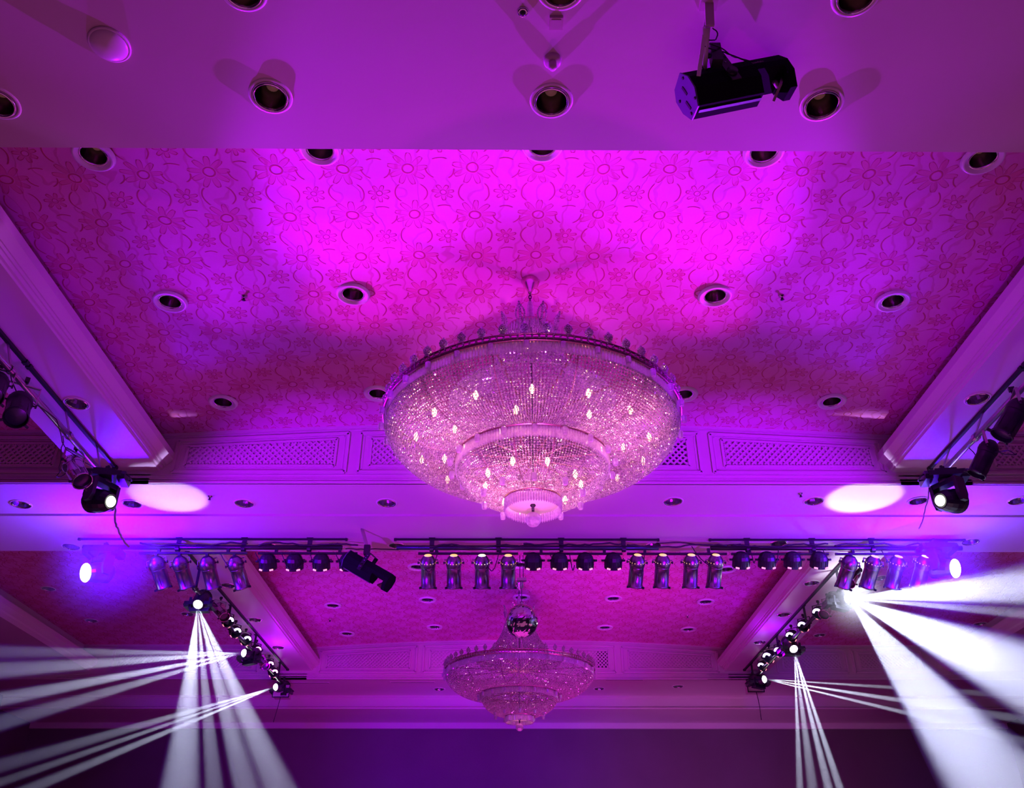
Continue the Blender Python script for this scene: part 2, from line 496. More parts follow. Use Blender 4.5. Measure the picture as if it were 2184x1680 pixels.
# downlights: pixel positions by row, with the surface they sit in
def zat_ceil(u, v):
    z = 4.2
    for _ in range(6):
        z = zarch(pz(u, v, z).x)
    return z
ROWS = [
 # key, label of the row, z function, kind, pixels
 ('beam_near', 'near soffit, full row above the edge', ZB, 'big', [(-5, 218), (577, 205), (1176, 215), (1753, 222)]),
 ('beam_edge', 'near soffit, cut by picture top', ZB, 'big', [(518, -22), (1196, -24), (1826, -10)]),
 ('coffer_a', 'near coffer row cut by soffit edge', None, 'small', [(200, 330), (683, 318), (1157, 310), (1629, 323), (2096, 337)]),
 ('coffer_b', 'near coffer row beside chandelier canopy', None, 'small', [(363, 642), (753, 626), (1525, 630), (1904, 641)]),
 ('coffer_c', 'near coffer row beside chandelier bowl', None, 'small', [(476, 857), (806, 838), (1458, 840), (1774, 855)]),
 ('beam_mid', 'middle cross beam, front row', ZB, 'plain', [(45, 1075), (282, 1074), (521, 1073), (825, 1072), (1435, 1069), (1736, 1068), (1958, 1068), (2172, 1067)]),
 ('beam_back', 'middle cross beam, behind the lighting pipe', ZB, 'plain', [(152, 1165), (573, 1163), (714, 1163), (847, 1163), (1125, 1164), (1392, 1163), (1660, 1158), (2070, 1155)]),
 ('side_l', 'left side soffit of the near bay', ZS, 'plain', [(163, 860)]),
 ('side_r', 'right side soffit of the near bay', ZS, 'plain', [(2085, 850)]),
 ('side_l2', 'left side soffit of the far bay', ZS, 'plain', [(487, 1248), (544, 1321), (593, 1380)]),
 ('side_r2', 'right side soffit of the far bay', ZS, 'plain', [(1731, 1243), (1671, 1310), (1620, 1369)]),
 ('far_a', 'far coffer, first row under the lighting bar', None, 'small', [(890, 1208), (1108, 1203), (1550, 1213)]),
 ('far_b', 'far coffer, second row', None, 'small', [(710, 1290), (912, 1278), (1112, 1273), (1308, 1275), (1505, 1282)]),
 ('far_c', 'far coffer, row beside the mirror ball', None, 'small', [(740, 1350), (927, 1336), (1290, 1337), (1468, 1341)]),
 ('outer_l', 'dim left outer coffer of the far bay', 4.2, 'plain', [(103, 1255), (195, 1323), (256, 1378), (400, 1309)]),
 ('outer_r', 'dim right outer coffer of the far bay', 4.2, 'plain', [(1748, 1354), (2090, 1330), (1880, 1232)]),
 ('beam_far', 'far cross beam below the lattice panels', 3.612, 'plain', [(937, 1469), (1278, 1468), (1446, 1463)]),
]
ORD = ['first', 'second', 'third', 'fourth', 'fifth', 'sixth', 'seventh', 'eighth']
DL = []
for key, lab, z, kind, pix in ROWS:
    for i, (u, v) in enumerate(pix):
        zz = z if z is not None else zat_ceil(u, v)
        p = pz(u, v, zz)
        DL.append((key, lab, kind, i, len(pix), p))
RAD = {'big': 0.080, 'plain': 0.083, 'small': 0.083}
def holes_for(keys):
    return [(p.x, p.y, p.z, RAD[k] - 0.002) for key, lab, k, i, n, p in DL if key in keys]

# near beam, its visible edge very slightly out of square as in the photograph
mb = MB()
a = pz(0, 314, ZB); b = pz(2184, 325, ZB)
sl = (b.y - a.y) / (b.x - a.x)
yl = a.y + sl * (XWL - a.x); yr = a.y + sl * (XWR - a.x)
mb.add([(XWL, -2.0, ZB), (XWR, -2.0, ZB), (XWR, yr, ZB), (XWL, yl, ZB), (XWL, -2.0, 4.42), (XWR, -2.0, 4.42), (XWR, yr, 4.42), (XWL, yl, 4.42)],
       [(0, 1, 2, 3), (7, 6, 5, 4), (0, 4, 5, 1), (1, 5, 6, 2), (2, 6, 7, 3), (3, 7, 4, 0)])
o = struct('ceiling', mb, M['paint'], 'smooth cream soffit filling the top of the picture', 'ceiling')
cut(o, holes_for(('beam_near', 'beam_edge')))
# middle beam with its track groove
mb = MB()
g0, g1 = 8.235, 8.285
mb.prism_x([(Y1, ZB), (g0, ZB), (g0, ZB + 0.02), (g1, ZB + 0.02), (g1, ZB - 0.004), (YB, ZB - 0.004), (YB, 4.42), (Y1, 4.42)], XWL, XWR)
o = struct('ceiling', mb, M['paint'], 'cream cross beam soffit between the two coffers', 'ceiling')
cut(o, holes_for(('beam_mid', 'beam_back')))
# far beam steps down to the back wall
mb = MB()
mb.prism_x([(Y2, 3.612), (Y3, 3.612), (Y3, 3.58), (Y3 + .02, 3.57), (Y3 + .02, 3.42), (Y3 - .02, 3.40), (Y3 - .02, ZA), (Y4, ZA), (Y4, ZD), (YW, ZD), (YW, 4.42), (Y2, 4.42)], XWL, XWR)
o = struct('ceiling', mb, M['paint'], 'stepped far beam above the dark back wall', 'ceiling')
cut(o, holes_for(('beam_far',)))

for (ya, yb, bay, keys, k2) in ((3.2, Y1 + 0.02, 'near', ('coffer_a', 'coffer_b', 'coffer_c'), ()), (YB - 0.02, Y2 + 0.02, 'far', ('far_a', 'far_b', 'far_c'), ('outer_l', 'outer_r'))):
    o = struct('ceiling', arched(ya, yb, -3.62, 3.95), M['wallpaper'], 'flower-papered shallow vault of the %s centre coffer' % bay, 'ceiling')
    cut(o, holes_for(keys))
    for side, x0, x1 in (('left', -7.6, -4.12), ('right', 4.43, 7.95)):
        mb = MB(); mb.box(((x0 + x1) / 2, (ya + yb) / 2, 4.31), (x1 - x0, yb - ya, 0.22))
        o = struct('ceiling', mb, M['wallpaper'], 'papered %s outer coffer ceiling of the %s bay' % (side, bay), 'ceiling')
        cut(o, [h for h in holes_for(k2) if (h[0] < 0) == (side == 'left')])
    # side soffits with their projecting crown lips
    for side, sx, x0, x1, xe in (('left', -1, XL, -4.14, -3.378), ('right', 1, XR, 4.44, 3.70)):
        s = sx
        def X(d): return x0 + s * d
        prof = [(X(0.36), 3.95), (X(0.01), 3.95), (X(-0.001), 3.94), (X(0.0), 3.872), (X(0.055), 3.822), (X(0.066), 3.824), (X(0.072), 3.803),
                (X(0.085), 3.805), (X(0.092), 3.777), (X(0.112), 3.775), (X(0.118), ZS), (x1, ZS), (x1, ZS + 0.06), (x1 + 0, 4.41), (X(0.36), 4.41)]
        mb = MB(); mb.prism_y(prof, ya, yb)
        o = struct('trim_%d' % (1 if s < 0 else 2), mb, M['trim'], '%s side soffit of the %s bay with a projecting crown moulding' % (side, bay), 'soffit')
        kk = {('near', -1): ('side_l',), ('near', 1): ('side_r',), ('far', -1): ('side_l2',), ('far', 1): ('side_r2',)}[(bay, s)]
        cut(o, holes_for(kk))
        # outer crown of the outer coffer
        xo = -7.08 if s < 0 else 7.42
        mb = MB()
        prof = [(xo + s * .3, 3.95), (xo, 3.95), (xo, 3.872), (xo + s * .055, 3.822), (xo + s * .07, 3.80), (xo + s * .12, ZS), (xo + s * 2.0, ZS), (xo + s * 2.0, 4.41), (xo + s * .3, 4.41)]
        mb.prism_y(prof, ya, yb)
        struct('trim_%d' % (3 if s < 0 else 4), mb, M['trim'], 'outermost %s soffit of the %s bay' % (side, bay), 'soffit')

# lattice friezes
def clip_seg(p, q, poly):
    t0, t1 = 0.0, 1.0; d = (q[0] - p[0], q[1] - p[1]); n = len(poly)
    for i in range(n):
        a, b = poly[i], poly[(i + 1) % n]
        nx, nz = -(b[1] - a[1]), b[0] - a[0]        # inward for counter-clockwise
        num = nx * (p[0] - a[0]) + nz * (p[1] - a[1]); den = nx * d[0] + nz * d[1]
        if abs(den) < 1e-9:
            if num < 0: return None
            continue
        t = -num / den
        if den > 0: t0 = max(t0, t)
        else: t1 = min(t1, t)
    if t0 >= t1 - 1e-4: return None
    return (p[0] + d[0] * t0, p[1] + d[1] * t0), (p[0] + d[0] * t1, p[1] + d[1] * t1)

def frieze(Yw, zb, x0, x1, npan, top, label, drop=0.12, dark_panel=None):
    """wall strip with raised mouldings and diamond lattice"""
    mb = MB()
    pitch = (x1 - x0) / npan
    y = Yw
    # picture mouldings along bottom and top
    def rail(xa, za, xb, zb_, wd, th):
        mb.bar((xa, y - th / 2, za), (xb, y - th / 2, zb_), wd, th, Vector((0, 1, 0)))
    def rect(xa, xb, za, ta, tb, wd, th):
        rail(xa - wd / 2, za, xb + wd / 2, za, th, wd) if False else None
        for (p, q) in (((xa, za), (xb, za)), ((xb, za), (xb, tb)), ((xa, ta), (xb, tb)), ((xa, za), (xa, ta))):
            mb.bar((p[0], y, p[1]), (q[0], y, q[1]), th, wd, Vector((1, 0, 0)) if p[0] == q[0] else Vector((0, 0, 1)))
    n = 28
    for i in range(n):
        xa = x0 - 0.6 + (x1 - x0 + 1.2) * i / n; xb = x0 - 0.6 + (x1 - x0 + 1.2) * (i + 1) / n
        mb.bar((xa, y, top(xa) - 0.012), (xb, y, top(xb) - 0.012), 0.03, 0.024)
        mb.bar((xa, y, top(xa) - 0.045), (xb, y, top(xb) - 0.045), 0.014, 0.012)
    mb.box(((x0 + x1) / 2, y, zb + 0.012), (x1 - x0 + 1.6, 0.03, 0.024))
    mb.box(((x0 + x1) / 2, y, zb + 0.045), (x1 - x0 + 1.6, 0.018, 0.012))
    mb.box(((x0 + x1) / 2, y, zb + 0.09), (x1 - x0 + 1.6, 0.014, 0.008))
    vents = []
    for k in range(npan):
        xa = x0 + pitch * k + 0.06; xb = x0 + pitch * (k + 1) - 0.06
        if abs(x1 - x0) > 5 and k == 0: xa = x0
        if abs(x1 - x0) > 5 and k == npan - 1: xb = x1
        za = zb + drop
        ta, tb = top(xa) - 0.085, top(xb) - 0.085
        rect(xa, xb, za, ta, tb, 0.03, 0.04)
        rect(xa + .035, xb - .035, za + .03, ta - .03, tb - .03, 0.016, 0.010)
        ia, ib, iz = xa + .13, xb - .13, za + .085
        ita, itb = ta - .085, tb - .085
        rect(ia - .02, ib + .02, iz - .02, ita + .02, itb + .02, 0.026, 0.036)
        poly = [(ia, iz), (ib, iz), (ib, itb), (ia, ita)]
        sp = 0.062
        hgt = max(ita, itb) - iz
        c = ia - hgt - sp
        while c < ib + hgt:
            for sgn in (1, -1):
                if sgn == 1: p, q = (c, iz), (c + hgt + .1, iz + hgt + .1)
                else: p, q = (c + hgt + .1, iz), (c, iz + hgt + .1)
                r = clip_seg(p, q, poly)
                if r:
                    yy = y - 0.008 - (0.004 if sgn == 1 else 0)
                    mb.bar((r[0][0], yy, r[0][1]), (r[1][0], yy, r[1][1]), 0.018, 0.020, Vector((0, 1, 0)))
            c += sp
        if dark_panel is not None and k == dark_panel[0]:
            vents.append((ia + (ib - ia) * dark_panel[1], ib, iz, min(ita, itb)))
    o = struct('trim_%d' % (5 + len([q for q in bpy.data.objects if q.name.startswith('trim_5')]) * 0), mb, M['trim'], label, 'frieze')
    for (xa, xb, za, zt) in vents:
        v = MB(); v.box(((xa + xb) / 2, y - 0.001, (za + zt) / 2), (xb - xa, 0.004, zt - za))  # flat dark sheet painting the shade of the duct opening
        struct('trim_6', v, M['vent'], 'dark sheet for the open duct behind the lattice, %s' % ('near frieze' if Yw < 10 else 'far frieze'), 'vent')
flat = lambda x: 4.2
frieze(Y1, ZB, -3.25, 3.64, 4, zarch, 'arched lattice frieze at the far end of the near bay', dark_panel=(2, 0.80))
frieze(Y2, 3.612, -3.25, 3.60, 4, zarch, 'arched lattice frieze at the far end of the far bay', dark_panel=(2, 0.86))
for bay, Yw, zb in (('near', Y1, ZB), ('far', Y2, 3.612)):
    frieze(Yw, zb, -6.9, -4.25, 2, flat, 'lattice frieze of the %s left outer coffer' % bay)
    frieze(Yw, zb, 4.55, 7.2, 2, flat, 'lattice frieze of the %s right outer coffer' % bay)

# back wall, side walls, front wall, floor
mb = MB(); mb.box(((XWL + XWR) / 2, YW + 0.05, 0.8), (XWR - XWL, 0.1, 5.0)); struct('wall_back', mb, M['drape'], 'dark back wall at the bottom of the picture', 'wall')
mb = MB(); mb.box((XWL - 0.05, 8.6, 1.4), (0.1, 21.4, 6.0)); struct('wall_left', mb, M['side'])
mb = MB(); mb.box((XWR + 0.05, 8.6, 1.4), (0.1, 21.4, 6.0)); struct('wall_right', mb, M['side'])
mb = MB(); mb.box(((XWL + XWR) / 2, -2.05, 1.4), (XWR - XWL, 0.1, 6.0)); struct('wall_front', mb, M['side'])
mb = MB(); mb.box(((XWL + XWR) / 2, 8.6, -1.65), (XWR - XWL, 21.4, 0.1)); struct('floor', mb, M['floor'])

# ------------------------------------------------------------------ downlights
def dl_mesh(kind):
    r = RAD[kind]
    a = MB()
    if kind == 'big':
        a.lathe([(r - .002, .012), (r - .003, -.012), (r + .004, -.017), (r + .010, -.012), (r + .011, 0.0)], n=40)
        a2 = MB(); a2.lathe([(r + .012, 0), (r + .016, -.006), (r + .030, -.004), (r + .032, 0)], n=40)
    elif kind == 'small':
        a.lathe([(r - .002, .012), (r - .004, -.008), (r + .002, -.012), (r + .006, -.010)], n=36)
        a2 = MB(); a2.lathe([(r + .006, -.004), (r + .010, -.012), (r + .024, -.012), (r + .028, -.022), (r + .044, -.020), (r + .052, -.004), (r + .052, 0)], n=36)
    else:
        a.lathe([(r - .002, .012), (r - .004, -.006), (r + .004, -.010), (r + .008, 0)], n=36)
        a2 = MB(); a2.lathe([(r + .008, 0), (r + .010, -.007), (r + .022, -.005), (r + .024, 0)], n=36)
    b = MB(); b.lathe([(r - .003, .0), (r - .008, .03), (r - .025, .085), (r - .05, .108)], n=36)
    b.lathe([(r - .05, .108), (0.001, .110)], n=36)
    if kind == 'plain':
        b = MB(); b.lathe([(r - .003, .0), (r - .010, .03), (r - .030, .07), (r - .055, .09), (.001, .095)], n=18, smooth=False)
    c = MB(); c.lathe([(.001, .055), (.018, .058), (.030, .07), (.034, .085), (.020, .105)], n=16)
    return a.mesh('rim', M['chrome']), a2.mesh('trim_ring', M['white']), b.mesh('reflector', M['can_chrome'] if kind == 'plain' else M['reflector']), c.mesh('lamp_bulb', M['filament'])
DM = {k: dl_mesh(k) for k in RAD}
look = {'big': 'deep downlight', 'small': 'white-ringed downlight', 'plain': 'mirrored downlight'}
for key, lab, kind, i, n, p in DL:
    pos = ('%s from left' % ORD[i]) if n > 1 else 'the only one'
    t = thing('downlight', p, '%s in %s, %s' % (look[kind], lab.replace(', chrome-rimmed', ''), pos), 'downlight', 'downlights of the ' + lab.split(',')[0])
    for nm, me in zip(('rim', 'trim_ring', 'reflector', 'lamp_bulb'), DM[kind]):
        inst(nm, me, t)

# ------------------------------------------------------------------ small fittings on the near soffit
p = pz(234, 94, ZB)
t = thing('ceiling_dome', p, 'smooth round white dome bulging from the near soffit, top left', 'dome')
a = MB(); a.lathe([(.098, 0), (.100, -.006), (.092, -.012), (.088, -.010)], n=40); a.build('base_ring', M['white'], t)
a = MB(); a.lathe([(.088 * math.cos(q * PI / 16), -.008 - .034 * math.sin(q * PI / 16)) for q in range(8)] + [(0.001, -.042)], n=40); a.build('dome_cover', M['white'], t)
p = pz(1115, 25, ZB)
t = thing('sprinkler_head', p, 'tiny shiny round ceiling fitting near the square plate', 'sprinkler')
a = MB(); a.lathe([(.026, 0), (.027, -.006), (.020, -.012), (.013, -.010)], n=24); a.build('rosette', M['chrome'], t)
a = MB(); a.lathe([(.013, -.004), (.014, -.02), (.006, -.026), (.001, -.026)], n=16); a.build('nozzle', M['dark'], t)
p = pz(1186, 46, ZB)
t = thing('junction_plate', p, 'small square cream plate on the near soffit', 'plate')
a = MB(); a.box((0, 0, -.009), (.064, .064, .018)); a.build('housing', M['offwhite'], t)
a = MB(); a.box((0, 0, -.0195), (.046, .046, .003)); a.build('cover', M['offwhite'], t)
p = pz(1178, 128, ZB)
t = thing('motion_sensor', p, 'stubby cylindrical sensor on a round base, above the centre downlight', 'sensor')
a = MB(); a.lathe([(.045, 0), (.044, -.014), (.036, -.022), (.001, -.022)], n=32); a.build('base', M['offwhite'], t)
a = MB(); a.lathe([(.021, -.02), (.021, -.055), (.017, -.064), (.001, -.066)], n=24); a.build('sensor_barrel', M['offwhite'], t)
for (u, v, zz, lb) in ((521, 632, None, 'left of centre in the near coffer'), (1667, 631, None, 'right of centre in the near coffer'),
                       (448, 1058, ZB, 'left part of the middle cross beam'), (1707, 1052, ZB, 'right part of the middle cross beam'),
                       (704, 1320, None, 'left part of the far coffer'), (1466, 1312, None, 'right part of the far coffer')):
    p = pz(u, v, zz if zz else zat_ceil(u, v))
    t = thing('sprinkler_head', p, 'tiny dark sprinkler head in the %s' % lb, 'sprinkler', 'sprinkler heads')
    a = MB(); a.lathe([(.024, 0), (.024, -.004), (.012, -.010), (.010, -.02)], n=16); a.build('rosette', M['chrome'], t)
    a = MB(); a.lathe([(.008, -.018), (.009, -.034), (.016, -.037), (.001, -.040)], n=12); a.build('deflector', M['dark'], t)
# slot diffusers on the far beam
for (u0, u1, v, z, lb) in ((585, 703, 1455, 3.61, 'left one below the far frieze'), (832, 928, 1454, 3.61, 'left of the far chandelier'), (1290, 1373, 1449, 3.61, 'right of the far chandelier'), (1508, 1600, 1447, 3.61, 'right end below the far frieze')):
    a_, b_ = pz(u0, v, z), pz(u1, v, z)
    t = thing('slot_diffuser', (a_ + b_) / 2, 'thin pale slot diffuser, %s' % lb, 'air vent', 'slot diffusers on the far beam')
    a = MB(); Ln = (b_ - a_).length
    a.box((0, 0, -.004), (Ln, .05, .008)); a.build('frame', M['trim'], t)
    a = MB(); a.box((0, 0, -.009), (Ln - .03, .012, .003)); a.build('slot', M['vent'], t)

# ------------------------------------------------------------------ chandeliers
def seg_len(prof):
    L = [0]
    for i in range(1, len(prof)):
        L.append(L[-1] + math.hypot(prof[i][0] - prof[i - 1][0], prof[i][1] - prof[i - 1][1]))
    return L
def at_len(prof, L, s):
    for i in range(1, len(L)):
        if s <= L[i]:
            k = (s - L[i - 1]) / (L[i] - L[i - 1] + 1e-9)
            return prof[i - 1][0] + (prof[i][0] - prof[i - 1][0]) * k, prof[i - 1][1] + (prof[i][1] - prof[i - 1][1]) * k
    return prof[-1]
def smooth_prof(P, it=2):
    for _ in range(it):
        Q = [P[0]]
        for i in range(len(P) - 1):
            a, b = P[i], P[i + 1]
            Q += [(a[0] * .75 + b[0] * .25, a[1] * .75 + b[1] * .25), (a[0] * .25 + b[0] * .75, a[1] * .25 + b[1] * .75)]
        Q.append(P[-1]); P = Q
    return P
def strand(mb, prof, kr, ang, rnd, rmin=0.003):
    L = seg_len(prof); s = 0.0
    ca, sa = math.cos(ang), math.sin(ang)
    while s < L[-1]:
        r, z = at_len(prof, L, s)
        br = max(rmin, r * kr) * rnd.uniform(.92, 1.05)
        R = Euler((rnd.random() * 6, rnd.random() * 6, rnd.random() * 6)).to_matrix()
        j = rnd.uniform(-.12, .12) * br
        mb.gem((r * ca - sa * j, r * sa + ca * j, z + rnd.uniform(-.1, .1) * br), br, 1.0, R)
        s += br * 2.02

UPPER = smooth_prof([(1.005, 2.925), (.995, 2.885), (.945, 2.815), (.85, 2.745), (.72, 2.700), (.60, 2.690), (.535, 2.706)])
LOWER = smooth_prof([(.508, 2.625), (.497, 2.59), (.455, 2.53), (.385, 2.477), (.30, 2.440), (.20, 2.418)])
SKIRT = smooth_prof([(.18, 3.80), (.19, 3.70), (.25, 3.50), (.40, 3.28), (.60, 3.13)])

def tier(root, prof, N, name, seed, near=100):
    rnd = random.Random(seed)
    variants = []
    for q in range(4):
        m = MB(); strand(m, prof, 2.72 / N, 0.0, rnd); variants.append(m.mesh(name, M['crystal']))
    order = sorted(range(N), key=lambda k: abs(((2 * PI * k / N + PI / 2 + PI) % (2 * PI)) - PI))   # facing the camera (-Y) first
    for k in order[:near]:
        inst(name, variants[rnd.randrange(4)], root, rot=(0, 0, 2 * PI * k / N))
    if len(order) > near:
        m = MB()
        for k in order[near:]:
            strand(m, prof, 2.72 / N, 2 * PI * k / N, rnd)
        o = m.build(name, M['crystal'], root); o['kind'] = 'stuff'

def prisms(root, r, z0, z1, N, name, wd, near=100):
    m = MB()
    h = z0 - z1
    m.add([(r, -wd / 2, z0), (r - wd * .5, 0, z0), (r, wd / 2, z0), (r + wd * .5, 0, z0),
           (r, -wd / 2, z1 + h * .15), (r - wd * .5, 0, z1 + h * .15), (r, wd / 2, z1 + h * .15), (r + wd * .5, 0, z1 + h * .15), (r, 0, z1)],
          [(0, 1, 2, 3), (0, 4, 5, 1), (1, 5, 6, 2), (2, 6, 7, 3), (3, 7, 4, 0), (4, 8, 5), (5, 8, 6), (6, 8, 7), (7, 8, 4)])
    me = m.mesh(name, M['prism'])
    order = sorted(range(N), key=lambda k: abs(((2 * PI * k / N + PI / 2 + PI) % (2 * PI)) - PI))
    for k in order[:near]:
        inst(name, me, root, rot=(0, 0, 2 * PI * k / N))
    if len(order) > near:
        mm = MB()
        for k in order[near:]:
            R = Matrix.Rotation(2 * PI * k / N, 3, 'Z')
            mm.add([R @ Vector(v) for v in m.v], m.f)
        o = mm.build(name, M['prism'], root); o['kind'] = 'stuff'

def chandelier(cx, cy, label, lit, gold):
    root = thing('chandelier', (cx, cy, 0), label, 'chandelier', 'crystal chandeliers')
    ztop = zarch(cx)
    # canopy, chain, neck
    a = MB(); a.lathe([(.066, ztop), (.066, ztop - .012), (.050, ztop - .05), (.026, ztop - .095), (.016, ztop - .12), (.014, ztop - .13), (.001, ztop - .13)], n=32)
    can = a.build('canopy', M['canopy'], root)
    a = MB()
    for i, zz in enumerate((ztop - .135, ztop - .165, ztop - .195)):
        ax = Vector((1, 0, 0)) if i % 2 else Vector((0, 1, 0))
        pts = [Vector((0, 0, zz)) + ax * (.010 * math.cos(q * PI / 6)) + Vector((0, 0, .02 * math.sin(q * PI / 6))) for q in range(12)]
        a.tube(pts, .004, 5, True)
    a.cyl((0, 0, ztop - .2), (0, 0, 2.33), .009, n=10)
    a.build('chain', M['pipe'], root)
    a = MB(); a.lathe([(.018, 4.07), (.024, 4.03), (.026, 3.97), (.036, 3.91), (.060, 3.86), (.105, 3.83), (.165, 3.815), (.182, 3.80)], n=20, smooth=False)
    a.build('neck_bell', M['prism'], root)
    a = MB(); a.lathe([(.178, 3.80), (.188, 3.795), (.188, 3.780), (.178, 3.775)], n=40); a.build('crown_ring', M['gold'], root)
    prisms(root, .186, 3.785, 3.70, 44, 'crown_prism', .020)
    rnd = random.Random(3)
    for q in range(8):
        th = -PI / 2 + (q + .5) * PI / 4
        big = q in (0, 1, 6, 7)
        hgt = .17 if big else .13
        a = MB()
        for e in (-1, 1):
            for s_ in range(13):
                k = s_ / 12
                wv = .034 * math.sin(PI * min(1, k * 1.05)) * e
                a.gem((.20 + .035 * k * k, wv, 3.74 + hgt * k), .0085)
        for s_ in range(9):
            k = s_ / 8
            a.gem((.20 + .03 * k * k, 0, 3.74 + hgt * .9 * k), .012, 1.3)
        o = a.build('crown_plume', M['crystal'], root); o.rotation_euler = (0, 0, th)
    tier(root, SKIRT, 90, 'skirt_strand', 5, 60)
    # rim band
    a = MB(); a.lathe([(1.000, 3.045), (1.022, 3.045), (1.030, 3.040), (1.030, 2.998), (1.020, 2.994), (1.000, 2.994)], n=96)
    a.lathe([(1.028, 3.046), (1.036, 3.042), (1.028, 3.038)], n=96); a.lathe([(1.028, 3.000), (1.036, 2.996), (1.028, 2.992)], n=96)
    band = a.build('rim_band', M['gold'], root)
    a = MB()
    for k in range(150):
        th = 2 * PI * k / 150
        R = Matrix.Rotation(th, 3, 'Z')
        for j in range(2):
            c = R @ Vector((1.034, 0, 3.010 + j * .017)); a.gem(c, .0085)
        if k % 3 == 0: a.box(R @ Vector((1.034, .0, 3.019)), (.008, .003, .036), R)
    o = a.build('rim_jewels', M['crystal'], band); o['kind'] = 'stuff'
    # struts of the frame seen through the beads
    a = MB()
    for k in range(12):
        th = 2 * PI * k / 12 + .26
        ca, sa = math.cos(th), math.sin(th)
        a.tube([(0.03 * ca, .03 * sa, 3.02), (1.0 * ca, 1.0 * sa, 3.0)], .008, 5)
        a.tube([(0.03 * ca, .03 * sa, 2.72), (.5 * ca, .5 * sa, 2.70)], .006, 5)
        a.tube([(r * ca * .985, r * sa * .985, z + .012) for r, z in UPPER[::3]], .005, 5)
        a.tube([(r * ca * .98, r * sa * .98, z + .01) for r, z in LOWER[::3]], .004, 5)
    a.lathe([(.515, 2.69), (.50, 2.69), (.50, 2.72), (.515, 2.72)], n=64)
    a.build('inner_frame', M['gold'] if gold else M['wire'], root)
    # crystal finials standing on the rim
    fm = MB()
    fm.lathe([(.004, .0), (.022, .004), (.008, .014), (.012, .022)], n=10, smooth=False)
    for lv, (rr, zz) in enumerate(((.014, .026), (.021, .038), (.022, .050), (.018, .061), (.010, .070))):
        nn = 8 if rr > .012 else 5
        for k in range(nn):
            th = 2 * PI * (k + .5 * (lv % 2)) / nn
            fm.gem((rr * math.cos(th), rr * math.sin(th), zz), .0075)
    fm.gem((0, 0, .082), .008, 1.5)
    fme = fm.mesh('finial', M['crystal'])
    for k in range(48):
        th = 2 * PI * (k + .5) / 48
        inst('finial', fme, root, (1.02 * math.cos(th), 1.02 * math.sin(th), 3.045))
    # long prisms below the rim
    prisms(root, 1.012, 2.992, 2.915, 300, 'rim_prism', .019)
    tier(root, UPPER, 270, 'bead_strand', 11)
    # hanging cups
    cm = MB(); cm.lathe([(.0185, -.012), (.020, -.02), (.017, -.055), (.013, -.062), (.001, -.063)], n=8, smooth=False); cm.lathe([(.001, 0), (.003, -.006), (.0185, -.012)], n=8, smooth=False)
    cme = cm.mesh('crystal_cup', M['prism'])
    for k in range(30):
        th = 2 * PI * (k + .25) / 30
        inst('crystal_cup', cme, root, (1.045 * math.cos(th), 1.045 * math.sin(th), 2.985))
    for k in range(18):
        th = 2 * PI * (k + .5) / 18
        inst('crystal_cup', cme, root, (.56 * math.cos(th), .56 * math.sin(th), 2.69))
    for k in range(10):
        th = 2 * PI * (k + .5) / 10
        inst('crystal_cup', cme, root, (.34 * math.cos(th), .34 * math.sin(th), 2.462))
    # middle ring
    a = MB(); a.lathe([(.512, 2.735), (.526, 2.733), (.528, 2.702), (.512, 2.70)], n=72)
    mr = a.build('middle_band', M['gold'], root)
    a = MB()
    for k in range(80):
        R = Matrix.Rotation(2 * PI * k / 80, 3, 'Z')
        a.gem(R @ Vector((.529, 0, 2.718)), .009)
    a.build('band_jewels', M['crystal'], mr)['kind'] = 'stuff'
    prisms(root, .516, 2.70, 2.615, 160, 'middle_prism', .019)
    tier(root, LOWER, 160, 'lower_bead_strand', 12)
    # bottom
    a = MB(); a.lathe([(.182, 2.428), (.192, 2.426), (.192, 2.414), (.182, 2.412)], n=48); a.build('bottom_band', M['gold'], root)
    prisms(root, .186, 2.414, 2.330, 68, 'bottom_prism', .015)
    a = MB(); a.lathe([(.172, 2.402), (.172, 2.394), (.02, 2.388), (.001, 2.388)], n=40); disc = a.build('frosted_disc', M['frost'], root)
    a = MB(); a.lathe([(.016, 2.39), (.020, 2.380), (.006, 2.366), (.004, 2.33)], n=16); a.build('rosette', M['pipe'], root)
    a = MB()
    rr = random.Random(2)
    bm_ = [(.052 * math.sin(PI * i / 8) + 1e-4, -.052 * math.cos(PI * i / 8)) for i in range(9)]
    a.lathe(bm_, (0, 0, 2.282), (0, 0, 1), 12, False); a.build('pendant_ball', M['prism'], root)
    # candle bulbs
    bb = MB(); bb.lathe([(.006, -.03), (.012, -.02), (.017, 0), (.012, .018), (.003, .034), (.0005, .036)], n=10)
    bme = bb.mesh('bulb', M['bulb'] if lit else M['offwhite'])
    rnd = random.Random(21)
    spots = [(.80, 2.80, k * PI * 2 / 14 + .2) for k in range(14)] + [(.33, 2.53, k * PI * 2 / 9 + .1) for k in range(9)] + [(.62, 2.76, k * PI * 2 / 8 + .6) for k in range(8)]
    for (r, z, th) in spots:
        inst('bulb', bme, root, (r * math.cos(th), r * math.sin(th), z + rnd.uniform(-.01, .03)))
    return root

